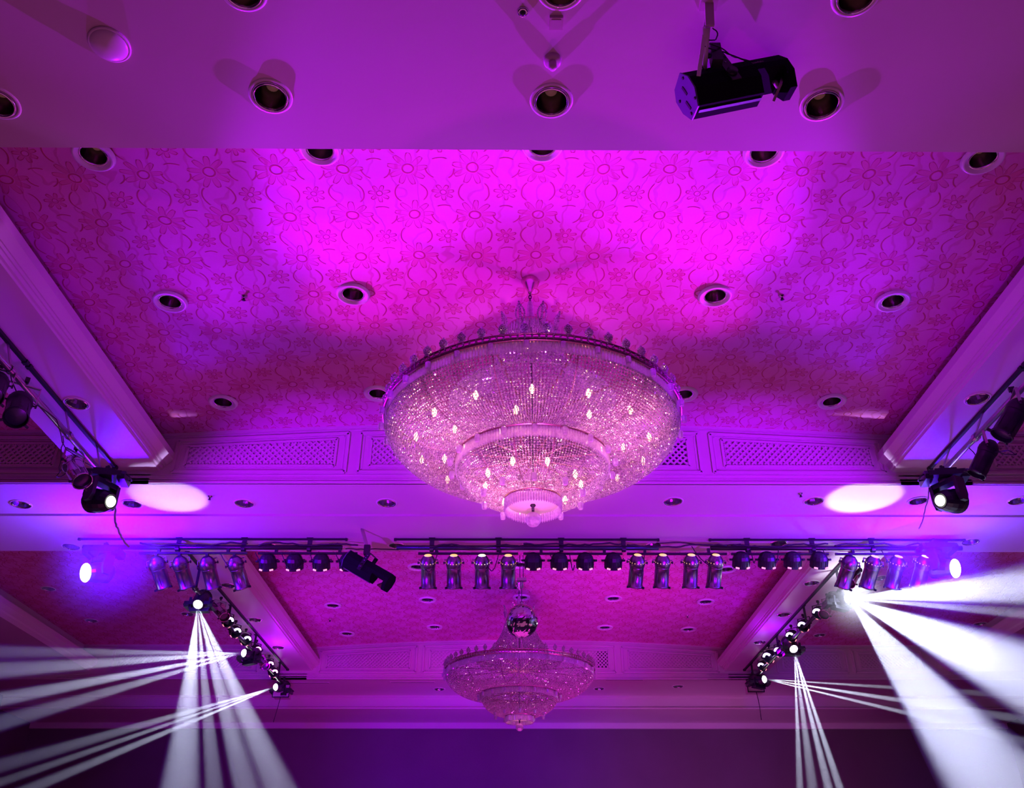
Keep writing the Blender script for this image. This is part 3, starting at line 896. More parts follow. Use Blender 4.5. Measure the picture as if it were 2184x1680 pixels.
ca = pz(1130, 600, 4.28)
CH1 = (ca.x, 5.27)
CH2 = (0.14, 12.15)
chandelier(CH1[0], CH1[1], 'big lit crystal chandelier in the near coffer, its bulbs glowing through the beads', True, False)
chandelier(CH2[0], CH2[1], 'smaller-looking unlit crystal chandelier in the far coffer, behind the mirror ball', False, False)
for (dx, dy, z, pw) in ((0, 0, 2.96, 60), (.6, -.4, 2.93, 26), (-.6, -.35, 2.93, 26), (0, .5, 2.93, 22), (-.12, -.1, 2.64, 22)):
    lamp('SPOT', (CH1[0] + dx, CH1[1] + dy, z), (CH1[0] + dx, CH1[1] + dy, 0), pw, (1.0, 0.34, 0.52), 0.05, 168, 0.4)
lamp('POINT', (CH2[0], CH2[1], 2.9), None, 3, (1.0, 0.35, 0.6), 0.05)
# added spots on the crystal: unseen ones from below, two at the side heads
lamp('SPOT', (0.1, 1.2, -1.0), (CH1[0], CH1[1], 2.75), 2200, (0.92, 0.13, 1.0), 0.15, 21.5, 0.6)
for sx in (-3.3, 3.62):
    lamp('SPOT', (sx, 6.95, 3.08), (CH1[0], CH1[1], 2.86), 1100, (0.62, 0.12, 1.0), 0.03, 23, 0.5)
lamp('SPOT', (0.1, 7.6, 0.2), (CH2[0], CH2[1] - .3, 2.8), 210, (0.65, 0.10, 1.0), 0.12, 28, 0.6)

# ------------------------------------------------------------------ lighting fixtures
def RX(a): return Matrix.Rotation(a, 4, 'X')
def yoke_mb(hw, drop, up, th=.022):
    """U bracket: arms rise from the pivots (z=0) to a crosspiece"""
    m = MB()
    m.box((-hw, 0, up / 2 - drop / 2), (.006, th, up + drop)); m.box((hw, 0, up / 2 - drop / 2), (.006, th, up + drop))
    m.box((0, 0, up), (2 * hw + .006, th, .006))
    return m
def clamp_mb(z):
    m = MB(); m.cyl((0, 0, z), (0, 0, z + .03), .010, n=10); m.box((0, 0, z + .045), (.03, .04, .035))
    return m
_cache = {}
def par_can(loc, tilt, head, label, group, hot=False, lit=True, length=.27, skin='can_chrome', up=.17, scale=1.0, roll=0.0):
    """chrome can, pointing down and away; tilt from straight down"""
    t = thing('par_can', loc, label, 'stage light', group, (0, roll, head))
    t.scale = (scale,) * 3
    key = ('par', round(tilt, 3), hot, lit, length, skin)
    if key not in _cache:
        T = RX(tilt)
        r = .076
        body = MB(); body.lathe([(r, -length), (r + .006, -length), (r + .006, -length + .018), (r, -length + .02), (r, -.06), (r + .003, -.055), (r + .003, -.045), (r - .004, -.04), (r - .004, -.02)], n=28)
        body.lathe([(r - .003, -length), (r - .003, -.05)], n=28)
        for q in range(8):
            th = q * PI / 4
            body.box((math.cos(th) * r, math.sin(th) * r, -.16), (.004, .006, .14), Matrix.Rotation(th, 3, 'Z'))
        body.tf(T)
        dome = MB(); dome.lathe([(r + .004, -.045), (r + .010, -.02), (r + .008, .012), (r, .04), (r - .018, .066), (r - .034, .080), (.042, .082)], n=28)
        dome.tf(T)
        cap = MB(); cap.lathe([(.042, .082), (.036, .087), (.001, .089)], n=20); cap.tf(T)
        vents = MB()
        for q in range(16):
            th = q * PI / 8
            R = Matrix.Rotation(th, 3, 'Z')
            vents.gem(R @ Vector((r + .005, 0, .008)), .0058, 1.2)
        vents.tf(T)
        lensm = MB(); lensm.lathe([(r - .005, -length + .03), (.04, -length + .022), (.001, -length + .02)], n=24); lensm.tf(T)
        clips = MB()
        for q in range(3):
            th = q * PI * 2 / 3 + PI / 2
            R = Matrix.Rotation(th, 3, 'Z')
            clips.box(R @ Vector((r + .016, 0, -length + .006)), (.03, .012, .022), R)
        clips.tf(T)
        kn = MB()
        for s in (-1, 1):
            kn.cyl((s * r, 0, 0), (s * (r + .035), 0, 0), .007, n=10)
            kn.cyl((s * (r + .024), 0, 0), (s * (r + .036), 0, 0), .015, n=8)
        _cache[key] = dict(body=body.mesh('can_body', M[skin]), dome=dome.mesh('lamp_dome', M[skin]), cap=cap.mesh('rear_opening', (M['glow_hot'] if hot else M['glow']) if lit else M['dark']),
                           vents=vents.mesh('vent_hole', (M['glow_hot'] if hot else M['glow']) if lit else M['dark']), lens=lensm.mesh('lens', M['dark']), clips=clips.mesh('gel_clip', M['black']), kn=kn.mesh('knob', M['black']))
    c = _cache[key]
    body = inst('can_body', c['body'], t)
    dome = inst('lamp_dome', c['dome'], t)
    inst('rear_opening', c['cap'], dome); vh = inst('vent_hole', c['vents'], dome)
    inst('lens', c['lens'], body); inst('gel_clip', c['clips'], body)
    y = yoke_mb(.102, .01, up); yk = y.build('yoke', M['steel'], t); inst('knob', c['kn'], yk)
    clamp_mb(up).build('clamp', M['black'], t)
    return t

def led_par(loc, tilt, head, label, group, up=.15, front=None, scale=1.0):
    t = thing('led_par_light', loc, label, 'stage light', group, (0, 0, head))
    t.scale = (scale,) * 3
    key = ('led', round(tilt, 3), front)
    if key not in _cache:
        T = RX(tilt); r = .092
        body = MB(); body.lathe([(.001, .085), (.036, .083), (.060, .070), (.080, .046), (r, .012), (r, -.06), (r + .004, -.065), (r + .004, -.080), (r - .004, -.080)], n=14, smooth=False); body.tf(T)
        fins = MB()
        for q in range(12):
            th = q * PI / 6
            R = Matrix.Rotation(th, 3, 'Z'); fins.box(R @ Vector((r - .002, 0, -.028)), (.012, .008, .06), R)
        fins.tf(T); body.add(fins.v, fins.f)
        fr = MB(); fr.lathe([(r - .004, -.077), (.001, -.075)], n=24); fr.tf(T)
        if front:
            fr = MB(); fr.tube([((r - .03) * math.cos(q), (r - .03) * math.sin(q), -.080) for q in [PI * .15 + k * PI * .07 for k in range(11)]], .017, 8); fr.tf(T)
        gl = []  # glints built as emissive bits, no lamp behind them
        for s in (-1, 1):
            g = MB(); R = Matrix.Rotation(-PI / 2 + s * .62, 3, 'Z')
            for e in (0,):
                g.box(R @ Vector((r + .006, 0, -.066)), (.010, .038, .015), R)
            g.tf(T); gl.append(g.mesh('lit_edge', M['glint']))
        _cache[key] = (body.mesh('housing', M['black']), None, fr.mesh('lens', M[front] if front else M['dark']), gl)
    b, f, l, g = _cache[key]
    h = inst('housing', b, t); inst('lens', l, t)
    for q in g: inst('lit_edge', q, t)
    y = yoke_mb(.108, .012, up, .018); yk = y.build('yoke', M['black'], t)
    k = MB()
    for s in (-1, 1): k.cyl((s * .094, 0, 0), (s * .128, 0, 0), .012, n=8)
    k.build('knob', M['black'], yk)
    clamp_mb(up).build('clamp', M['black'], t)
    return t

def moving_head(loc, aim, label, group, lens='lens', scale=1.0, head=0.0, base_up=.30, lens_r=.058):
    """base box above, two yoke arms, drum head aimed along `aim` (world vector)"""
    t = thing('moving_head_light', loc, label, 'stage light', group, (0, 0, head))
    t.scale = (scale,) * 3
    a = Vector(aim).normalized()
    a = Matrix.Rotation(-head, 3, 'Z') @ a
    # base
    b = MB()
    b.box((0, 0, base_up), (.33, .24, .05)); b.box((0, 0, base_up + .035), (.20, .20, .03))
    for s in (-1, 1):
        b.prism_x([(-.10, base_up + .03), (.10, base_up + .03), (.12, base_up - .01), (.10, base_up - .05), (-.10, base_up - .05), (-.12, base_up - .01)], s * .165 - .035, s * .165 + .035)
    base = b.build('base', M['dark'], t)
    for s in (-1, 1):
        h = MB(); h.tube([(s * .2, -.07, base_up + .01), (s * .225, -.05, base_up), (s * .225, .05, base_up), (s * .2, .07, base_up + .01)], .008, 6)
        h.build('handle', M['black'], base)
    flat_a = Vector((a.x, a.y, 0)); flat_a = flat_a.normalized() if flat_a.length > .05 else Vector((0, -1, 0))
    side = Vector((-flat_a.y, flat_a.x, 0))
    R = Matrix((side, flat_a, Vector((0, 0, 1)))).transposed()
    y = MB()
    y.box((0, 0, base_up - .075), (.27, .10, .05), R)
    y.cyl((0, 0, base_up - .06), (0, 0, base_up - .02), .06)
    y.build('yoke_bridge', M['dark'], t)
    for s in (-1, 1):
        y = MB()
        y.prism_x([(-.055, base_up - .06), (.055, base_up - .06), (.06, .02), (.035, -.045), (-.035, -.045), (-.06, .02)], s * .135 - .018, s * .135 + .018)
        y.tf(R.to_4x4()); y.build('yoke_arm', M['dark'], t)
    d = MB(); d.lathe([(.001, -.17), (.055, -.165), (.095, -.135), (.112, -.07), (.112, .03), (.10, .10), (.078, .155), (.070, .165), (.062, .160)], (0, 0, 0), a, 16, False)
    hd = d.build('head', M['dark'], t)
    d = MB()
    for k in (-.1, -.075, -.05): d.lathe([(.108, k - .006), (.118, k), (.108, k + .006)], (0, 0, 0), a, 20)
    d.build('cooling_rib', M['black'], hd)
    l = MB(); l.lathe([(lens_r + .004, .158), (lens_r, .166), (lens_r * .8, .176), (lens_r * .4, .183), (.001, .185)], (0, 0, 0), a, 24)
    l.build('lens', M[lens], hd)
    clamp = MB(); clamp.box((0, 0, base_up + .075), (.04, .05, .06)); clamp.cyl((0, 0, base_up + .05), (0, 0, base_up + .12), .014)
    clamp.build('clamp', M['black'], t)
    return t

# ---- pipes and tracks
def pipe_run(a, b, label, r=.024, m='steel', group=None):
    o = MB(); o.cyl((0, 0, 0), Vector(b) - Vector(a), r, n=14)
    ob = o.build('lighting_pipe', M[m]); ob.location = Vector(a) + UP
    return tag(ob, label, 'pipe', group)
def track(a, b, label, wd=.03, m='black'):
    t = thing('ceiling_track', a, label, 'track', 'ceiling tracks')
    o = MB(); o.bar((0, 0, -.013), Vector(b) - Vector(a) + Vector((0, 0, -.013)), wd, .026); o.build('rail', M[m], t)
    o = MB()
    for q in (Vector((0, 0, -.013)), Vector(b) - Vector(a) + Vector((0, 0, -.013))): o.box(q, (wd + .012, wd + .012, .034))
    o.build('end_cap', M[m], t)
    return t
def bracket(x, y, z0, z1, label, wd=.05, m='pipe'):
    t = thing('hanging_bracket', (x, y, z0), label, 'bracket', 'hanging brackets')
    o = MB(); o.box((0, 0, (z1 - z0) / 2), (wd, .012, z1 - z0)); o.box((0, 0, z1 - z0 - .004), (wd + .02, .06, .008)); o.build('strap', M[m], t)
    o = MB(); o.lathe([(.034, -.02), (.034, .02)], (0, 0, 0), (1, 0, 0) if wd > .04 else (0, 1, 0), 14); o.build('pipe_clamp', M['black'], t)
    return t
def cable(pts, label, r=.006, m='cable', sub=4, wob=.01, seed=0):
    rnd = random.Random(seed); P = [Vector(p) for p in pts]; Q = []
    for i in range(len(P) - 1):
        p0 = P[max(i - 1, 0)]; p1 = P[i]; p2 = P[i + 1]; p3 = P[min(i + 2, len(P) - 1)]
        for k in range(sub):
            s = k / sub
            q = 0.5 * ((2 * p1) + (p2 - p0) * s + (2 * p0 - 5 * p1 + 4 * p2 - p3) * s * s + (3 * p1 - p0 - 3 * p2 + p3) * s ** 3)
            if i or k: q = q + Vector((rnd.uniform(-wob, wob), rnd.uniform(-wob, wob), rnd.uniform(-wob, wob)))
            Q.append(q)
    Q.append(P[-1])
    o = MB(); o.tube([q - P[0] for q in Q], r, 6)
    ob = o.build('power_cable', M[m]); ob.location = P[0] + UP
    return tag(ob, label, 'cable', 'power cables')

# left and right side pipes of the near bay
PLX, PRX = -3.675, 3.90
pipe_run((PLX, 3.9, 3.5), (PLX, 7.15, 3.5), 'bare steel lighting pipe under the near left side soffit')
pipe_run((PRX, 3.9, 3.5), (PRX, 7.1, 3.5), 'bare steel lighting pipe under the near right side soffit')
for i, (y0, y1) in enumerate(((3.9, 5.62), (5.68, 7.42))):
    track((-3.76, y0, ZS), (-3.76, y1, ZS), 'black track above the near left pipe, %s stretch' % ('nearer' if i == 0 else 'farther'))
    track((4.02, y0, ZS), (4.02, y1, ZS), 'black track above the near right pipe, %s stretch' % ('nearer' if i == 0 else 'farther'))
for i, y in enumerate((4.3, 5.35, 6.35, 7.0)):
    for s, x, xt in ((-1, PLX, -3.76), (1, PRX, 4.02)):
        t = thing('hanging_bracket', (x, y, 3.5), 'steel drop arm holding the near %s pipe, %s from the camera' % ('left' if s < 0 else 'right', ORD[i]), 'bracket', 'hanging brackets')
        o = MB(); o.bar((0, 0, .02), (xt - x, 0, ZS - 3.5 - .03), .03, .008); o.build('strap', M['steel'], t)
        o = MB(); o.lathe([(.033, -.02), (.033, .02)], (0, 0, 0), (0, 1, 0), 14); o.build('pipe_clamp', M['steel'], t)
cable([(PLX + .02, 5.3, 3.49), (PLX - .02, 5.6, 3.42), (PLX + .06, 6.0, 3.46), (PLX - .01, 6.4, 3.40), (PLX + .02, 6.9, 3.46)], 'thin black cable looping under the near left pipe', .004, seed=1)
cable([(PLX - .02, 6.3, 3.47), (PLX - .06, 6.45, 3.30), (PLX - .13, 6.6, 3.24), (PLX - .07, 6.66, 3.34)], 'black cable drooping to the chrome can at left', .004, seed=2)
cable([(PRX, 6.5, 3.49), (PRX + .05, 6.45, 3.38), (PRX + .16, 6.3, 3.34), (PRX + .12, 6.1, 3.2), (PRX + .02, 6.2, 3.28)], 'black cable looping beside the near right pipe', .004, seed=3)

DN = PI / 4
p = pz(42, 858, 3.34); t = par_can(p, .70, PI / 2 + 2.2, 'black can lamp hanging from the near left pipe at the picture edge', 'lamps on the near left pipe', lit=False, skin='black', up=.14, scale=1.05)
p = pz(-8, 815, 3.38); par_can(p, .70, PI / 2 + 2.2, 'black can lamp cut by the left picture edge', 'lamps on the near left pipe', lit=False, skin='black', up=.11)
p = pz(154, 990, 3.36); par_can(p, .75, -PI / 2 - .4, 'small chrome can lamp on the near left pipe beside the moving head', 'lamps on the near left pipe', lit=False, up=.11, scale=1.0, skin='chrome')
p = pz(2172, 872, 3.36); par_can(p, .70, PI / 2 - .3, 'black can lamp at the right picture edge', 'lamps on the near right pipe', lit=False, skin='black', up=.13, scale=1.0)
p = pz(2108, 958, 3.34); par_can(p, .62, PI / 2 - .5, 'black can lamp on the near right pipe above the moving head', 'lamps on the near right pipe', lit=False, skin='black', up=.15, scale=.9)
p = pz(212, 1068, 3.16); moving_head(p, (.72, -.32, -.18), 'black moving head with a lit lens on the end of the near left pipe', 'heads on the near side pipes', 'lens_warm', .92, base_up=.25, head=.15, lens_r=.05)
p = pz(2028, 1068, 3.16); moving_head(p, (-.72, -.36, -.15), 'black moving head with a lit lens on the end of the near right pipe', 'heads on the near side pipes', 'lens_warm', .92, base_up=.25, head=-.15, lens_r=.05)

# hanging white cables behind the heads
def pY(u, v, y): return py(u, v, y)
cable([Vector((PLX + .02, 7.10, 3.485)), pY(240, 1012, 7.15), pY(243, 1050, 7.16), pY(246, 1095, 7.2), pY(246, 1112, 7.22), pY(252, 1130, 7.25), pY(262, 1150, 7.3), pY(276, 1166, 7.35)], 'white twisted cable dangling below the near left moving head', .009, 'cable_white', 5, .004, 5)
cable([Vector((PRX - .02, 7.06, 3.485)), pY(1985, 1010, 7.15), pY(1980, 1060, 7.16), pY(1972, 1090, 7.2), pY(1968, 1110, 7.22), pY(1960, 1128, 7.25)], 'white cable dangling below the near right moving head', .006, 'cable_white', 5, .003, 6)

# cross pipe and its track
YT = 8.88
def xat(u, v=1165): return py(u, v, YT).x
for i, (u0, u1) in enumerate(((165, 737), (842, 1405), (1516, 2060))):
    track((xat(u0), YT, ZB), (xat(u1), YT, ZB), 'thin dark track on the middle beam, %s of three' % ('leftmost', 'middle', 'rightmost')[i], .014)
for i, (u0, u1) in enumerate(((178, 730), (846, 1404), (1515, 2050))):
    pipe_run((xat(u0), YT, 3.515), (xat(u1), YT, 3.515), 'dark cross pipe carrying stage lamps, %s length of three' % ('left', 'centre', 'right')[i], .026, 'pipe', 'cross pipes')
for i, u in enumerate((380, 520, 660, 921, 1063, 1197, 1330, 1594, 1733, 1860)):
    bracket(xat(u), YT, 3.50, ZB, 'flat steel hanger of the cross pipe, number from left: %s' % (ORD + ['ninth', 'tenth'])[i])
BARS = [(300, 530, 'chrome can bar at far left'), (553, 764, 'left black lamp bar'), (893, 1105, 'centre-left chrome can bar'), (1116, 1326, 'centre black lamp bar'), (1336, 1548, 'centre-right chrome can bar'), (1557, 1764, 'right black lamp bar'), (1778, 1990, 'chrome can bar at far right')]
ZBAR = 3.447
for i, (u0, u1, nm) in enumerate(BARS):
    t = thing('lamp_bar', ((xat(u0) + xat(u1)) / 2, YT, ZBAR), 'thin black square bar under the cross pipe: %s' % nm, 'bar', 'lamp bars')
    L_ = xat(u1) - xat(u0)
    o = MB(); o.box((0, 0, 0), (L_, .022, .022)); o.build('tube', M['black'], t)
    for s in (-.32, .32):
        o = MB(); o.box((s * L_, 0, .035), (.03, .03, .05)); o.build('bar_clamp', M['black'], t)
    rnd = random.Random(40 + i)
    x0 = xat(u0); x1 = xat(u1)
    pts = [(x0 + (x1 - x0) * k / 6.0, YT - .035 + rnd.uniform(-.01, .01), 3.545 + rnd.uniform(-.035, .012)) for k in range(7)]
    cable(pts, 'black cable draped along the pipe above the %s' % nm, .009, seed=60 + i, wob=.006)
def loopc(u, v0, u2, v2, sag, lab, seed):
    a, b = py(u, v0, YT - .05), py(u2, v2, YT - .03)
    mid = (a + b) / 2 + Vector((0, 0, -sag))
    cable([a, (a * .7 + b * .3) + Vector((0, 0, -sag * .8)), mid, (a * .3 + b * .7) + Vector((0, 0, -sag * .8)), b], lab, .005, seed=seed, wob=.003)

def orow(us, v, maker, **kw):
    pass
CH_ROWS = [([335, 385, 443, 503], 1203, 'far left bar', [.30, .28, .24, .30], False, None),
           ([913, 968, 1028, 1084], 1200, 'centre-left bar', [0, .0, 0, .0], True, 2),
           ([1359, 1413, 1474, 1526], 1199, 'centre-right bar', [-.08, -.04, -.02, -.06], True, None),
           ([1812, 1862, 1913, 1970], 1202, 'far right bar', [-.30, -.26, -.22, -.25], True, 3)]
for us, v, nm, hd, lit, hot in CH_ROWS:
    for i, u in enumerate(us):
        p = py(u, v, YT)
        dim = nm == 'far left bar'
        par_can((p.x, YT, p.z), .70, 0, 'chrome par can, %s from left on the %s' % (ORD[i], nm), 'chrome par cans on the cross pipe',
                hot=(hot == i), lit=lit and not (nm == 'far right bar' and i == 0), up=ZBAR - p.z - .07, roll=-hd[i])
LED_ROWS = [([571, 628, 685, 742], 1197, 'left black bar'), ([1137, 1193, 1248, 1308], 1195, 'centre black bar'), ([1581, 1636, 1691, 1747], 1193, 'right black bar')]
for us, v, nm in LED_ROWS:
    for i, u in enumerate(us):
        p = py(u, v, YT)
        led_par((p.x, YT, p.z), .72, 0, 'black led par light seen from behind, %s from left on the %s' % (ORD[i], nm), 'black led pars on the cross pipe', up=ZBAR - p.z - .07)
k_ = 0
for (u, v0, u2, v2, sg) in ((470, 1180, 520, 1200, .1), (545, 1178, 588, 1195, .12), (600, 1178, 648, 1200, .14), (660, 1178, 702, 1195, .12), (716, 1178, 760, 1196, .16), (935, 1175, 905, 1212, .12), (1065, 1176, 1040, 1208, .12),
                            (1170, 1178, 1205, 1195, .08), (1215, 1178, 1225, 1205, .12), (1255, 1178, 1238, 1210, .08), (1300, 1178, 1330, 1190, .14), (1375, 1175, 1360, 1225, .12), (1475, 1165, 1512, 1205, .03), (1600, 1172, 1610, 1195, .08), (1660, 1172, 1650, 1200, .06), (1755, 1170, 1765, 1190, .06), (1880, 1172, 1900, 1196, .06)):
    k_ += 1
    loopc(u, v0, u2, v2, sg, 'thin black lamp lead looping from the pipe, loop %s from the left' % (ORD + ['ninth', 'tenth', 'eleventh', 'twelfth', 'thirteenth', 'fourteenth', 'fifteenth', 'sixteenth', 'seventeenth'])[k_ - 1], 80 + k_)
cable([py(737, 1170, YT), py(770, 1171, YT), py(800, 1170, YT), py(850, 1172, YT)], 'cable bridging the gap between left and centre pipes', .006, seed=120, wob=.004)
cable([py(1400, 1158, YT), py(1450, 1157, YT), py(1510, 1163, YT), py(1580, 1160, YT)], 'cable bridging the gap between centre and right pipes', .006, seed=121, wob=.004)

# ---- scanners
def scanner(rear, front, label, up=Vector((0, 0, 1)), hs=1.0, hang=None, text=False, pole_top=None):
    rear = Vector(rear); front = Vector(front)
    ax = (front - rear); L_ = ax.length; ax.normalize()
    sd = ax.cross(up).normalized(); uv = sd.cross(ax)
    R = Matrix((ax, sd * -1, uv)).transposed().to_4x4()      # local x = along, y = away from viewer, z = up
    t = thing('scanner_light', rear, label, 'stage light', 'scanner lights')
    t.rotation_euler = R.to_euler()
    s = hs
    # body section (y, z)
    sec = [(-.060, .095), (.035, .095), (.075, .055), (.080, -.02), (.055, -.095), (-.035, -.105), (-.085, -.04), (-.090, .03)]
    sec = [(y * s, z * s) for y, z in sec]
    b = MB(); b.prism_x(sec, .006, L_ * .66); body = b.build('housing', M['matte'], t)
    b = MB(); b.prism_x([(y * 1.02, z * 1.02) for y, z in sec], 0, .008); plate = b.build('rear_plate', M['steel_plate'], t)
    b = MB()
    for (y, z) in ((-.06, .06), (.05, .03), (-.05, -.07), (.03, -.08)): b.cyl((-.003, y * s, z * s), (.002, y * s, z * s), .008 * s, n=10)
    b.box((-.001, -.02 * s, .02 * s), (.004, .012, .05 * s)); b.box((-.001, .015 * s, -.04 * s), (.004, .012, .05 * s))
    b.build('screw', M['black'], plate)
    # front shroud: upper shell and the mirror hood
    b = MB()
    top = [(y, z) for y, z in sec if z > -.03 * s]
    top2 = [(-.090 * s, -.005 * s), (-.090 * s, .03 * s), (-.060 * s, .095 * s), (.035 * s, .095 * s), (.075 * s, .055 * s), (.080 * s, -.005 * s)]
    b.prism_x(top2, L_ * .66, L_ * .93)
    b.prism_x([(y * 1.0, z) for y, z in sec], L_ * .93, L_)
    b.build('mirror_hood', M['matte'], t)
    b = MB(); b.box((L_ * .885, 0, -.055 * s), (.012, .10 * s, .085 * s), Matrix.Rotation(.7, 3, 'Y')); mr = b.build('mirror', M['reflector'], t)
    b = MB(); b.cyl((L_ * .89, 0, -.01 * s), (L_ * .885, 0, -.05 * s), .012 * s); b.build('mirror_arm', M['offwhite'], mr)
    b = MB(); b.box((L_ * .34, 0, -.100 * s), (L_ * .62, .016 * s, .016)); b.build('lower_rail', M['steel_blue'], t)
    # yoke
    piv = L_ * .40
    y = MB()
    for e in (-1, 1):
        y.box((piv, e * .098 * s, .06 * s), (.05 * s, .006, .22 * s))
        y.cyl((piv, e * .09 * s, .0), (piv, e * .112 * s, .0), .026 * s, n=12)
    y.box((piv, 0, .168 * s), (.05 * s, .2 * s, .006))
    yk = y.build('yoke', M['black'], t)
    y = MB()
    for q in range(3): y.cyl((piv, -.103 * s, (.07 + .03 * q) * s), (piv, -.1005 * s, (.07 + .03 * q) * s), .006 * s, n=8)
    y.build('yoke_hole', M['steel_blue'], yk)
    if text:
        for (txt, px_, pz_, size) in (('XY', .05, .045, .022), ('Scanlight', L_ * .66, .070, .018)):
            cu = bpy.data.curves.new('marking', 'FONT'); cu.body = txt; cu.size = size * s; cu.extrude = .0004
            to = bpy.data.objects.new('marking', cu); C.objects.link(to)
            bpy.context.view_layer.update()
            me_ = bpy.data.meshes.new_from_object(to.evaluated_get(bpy.context.evaluated_depsgraph_get())); bpy.data.objects.remove(to)
            me_.materials.clear(); me_.materials.append(M['text'])
            to = bpy.data.objects.new('marking', me_); C.objects.link(to)
            to.parent = body
            to.location = (px_, -.0915 * s if pz_ < .04 else -.084 * s, pz_ * s * .62)
            to.rotation_euler = (PI / 2 - .2, 0, 0)
    return t
M['steel_plate'] = mat('painted_rear_plate', (0.11, 0.10, 0.20), 0.5, 0.1)
M['steel_blue'] = mat('rubbed_edge_metal', (0.45, 0.42, 0.6), 0.25, 0.8)
rear = pt(1462, 207, 4.06); front = pt(1672, 166, 4.20)
scanner(rear, front, 'large black scanner light with mirror hood hanging from the near soffit, top right', hs=1.0, text=True)
# its drop pole
pm = rear + (front - rear) * .40
pole_top = pz(1512, 4, ZB)
t = thing('drop_pole', (pole_top.x, pole_top.y, ZB), 'painted drop pole holding the large scanner light', 'pole')
foot = pt(1506, 152, 4.10)
o = MB()
q1 = pt(1514, 55, 3.95) - pole_top; q2 = foot - pole_top
o.bar((0, 0, 0), q1, .040, .012, Vector((0, 1, 0))); o.build('flat_strap', M['offwhite'], t)
o = MB(); o.cyl(q1, q2, .018); o.build('tube', M['white'], t)
o = MB(); o.box((0, 0, -.005), (.08, .08, .01)); o.build('ceiling_plate', M['offwhite'], t)
o = MB(); cl = pt(1526, 118, 4.06) - pole_top; o.box(cl, (.05, .05, .12)); o.cyl(cl + Vector((-.06, 0, .0)), cl + Vector((.02, 0, .0)), .014); o.build('clamp', M['black'], t)
t2 = pz(1505, 8, ZB); t3 = pt(1483, 165, 3.98)
o = MB(); o.bar((0, 0, 0), t3 - t2, .018, .012, Vector((0, 1, 0))); o.build('second_strap', M['white'], t); t.children[-1].location = t2 - pole_top
cable([pt(1520, 60, 3.96), pt(1530, 72, 3.95), pt(1524, 86, 3.97), pt(1504, 84, 4.0), pt(1506, 92, 4.02), pt(1530, 98, 4.04), pt(1560, 118, 4.1), pt(1590, 128, 4.12), pt(1606, 130, 4.12)], 'thin black cable from drop pole to the large scanner', .003, seed=9, wob=.002)
cable([pt(1502, 98, 4.0), pt(1520, 106, 4.03), pt(1545, 112, 4.08), pt(1570, 122, 4.1), pt(1592, 131, 4.12)], 'second thin cable sagging above the large scanner', .0035, seed=10, wob=.002)
cable([pt(1500, 110, 3.98), pt(1494, 128, 3.98), pt(1498, 142, 3.99), pt(1506, 154, 4.02)], 'short cable wound round the drop pole', .003, seed=11, wob=.002)

rear = py(742, 1192, 8.55); front = py(832, 1244, 8.42)
scanner(rear, front, 'black scanner light slanting down beside the left black lamp bar', hs=.92)
p = py(772, 1130, 8.62); t = thing('drop_pole', (p.x, p.y, ZB), 'steel hanger holding the slanting scanner light', 'pole')
o = MB(); q = py(783, 1170, 8.5) - p; o.bar((0, 0, 0), (q.x, q.y, q.z), .04, .01); o.build('flat_strap', M['steel'], t)
o = MB(); o.box(q + Vector((0, 0, -.03)), (.06, .06, .10)); o.build('clamp', M['black'], t)

# ---- mirror ball
mbp = py(1113, 1324, YT)
t = thing('mirror_ball', mbp, 'round mirror ball hanging in front of the far chandelier', 'mirror ball')
R_ = 35 / F * (mbp.y * CP + mbp.z * SP)
o = MB(); o.ball((0, 0, 0), R_, 52, 30, smooth=False); rj = random.Random(5); o.v = [tuple(Vector(q) * (1 + rj.uniform(-.009, .009))) for q in o.v]; ball = o.build('mirror_sphere', M['mirror'], t)
o = MB(); o.cyl((0, 0, R_ - .01), (0, 0, R_ + .03), .02); o.build('top_cap', M['chrome'], t)
o = MB(); hk = py(1110, 1236, YT) - mbp
o.tube([(0, 0, R_ + .02), (0.0, 0, hk.z)], .004, 6); o.build('hanging_wire', M['pipe'], t)
o = MB(); o.box((0, 0, hk.z), (.10, .05, .03)); o.cyl((0, 0, hk.z), (.0, 0, hk.z - .09), .018); o.build('motor', M['steel'], t)
for s in (-1, 1):
    o = MB(); o.tube([(s * .018, 0, hk.z), (s * .018, 0, 3.43 - mbp.z)], .004, 5); o.build('hanging_wire', M['pipe'], t)

# ---- side trusses of the far bay
pipe_run((-3.80, 9.5, 3.5), (-3.80, 14.9, 3.5), 'dark lighting pipe under the far left side soffit', .025, 'pipe')
pipe_run((4.02, 9.5, 3.5), (4.02, 14.9, 3.5), 'dark lighting pipe under the far right side soffit', .025, 'pipe')
track((-3.76, 9.6, ZS), (-3.76, 15.0, ZS), 'black track above the far left pipe', .03)
track((4.00, 9.6, ZS), (4.00, 15.0, ZS), 'black track above the far right pipe', .03)
for i, y in enumerate((10.2, 11.6, 13.0, 14.6)):
    for s, x in ((-1, -3.80), (1, 4.02)):
        bracket(x, y, 3.5, ZS, 'steel drop arm of the far %s pipe, %s from the camera' % ('left' if s < 0 else 'right', ORD[i]), .03)

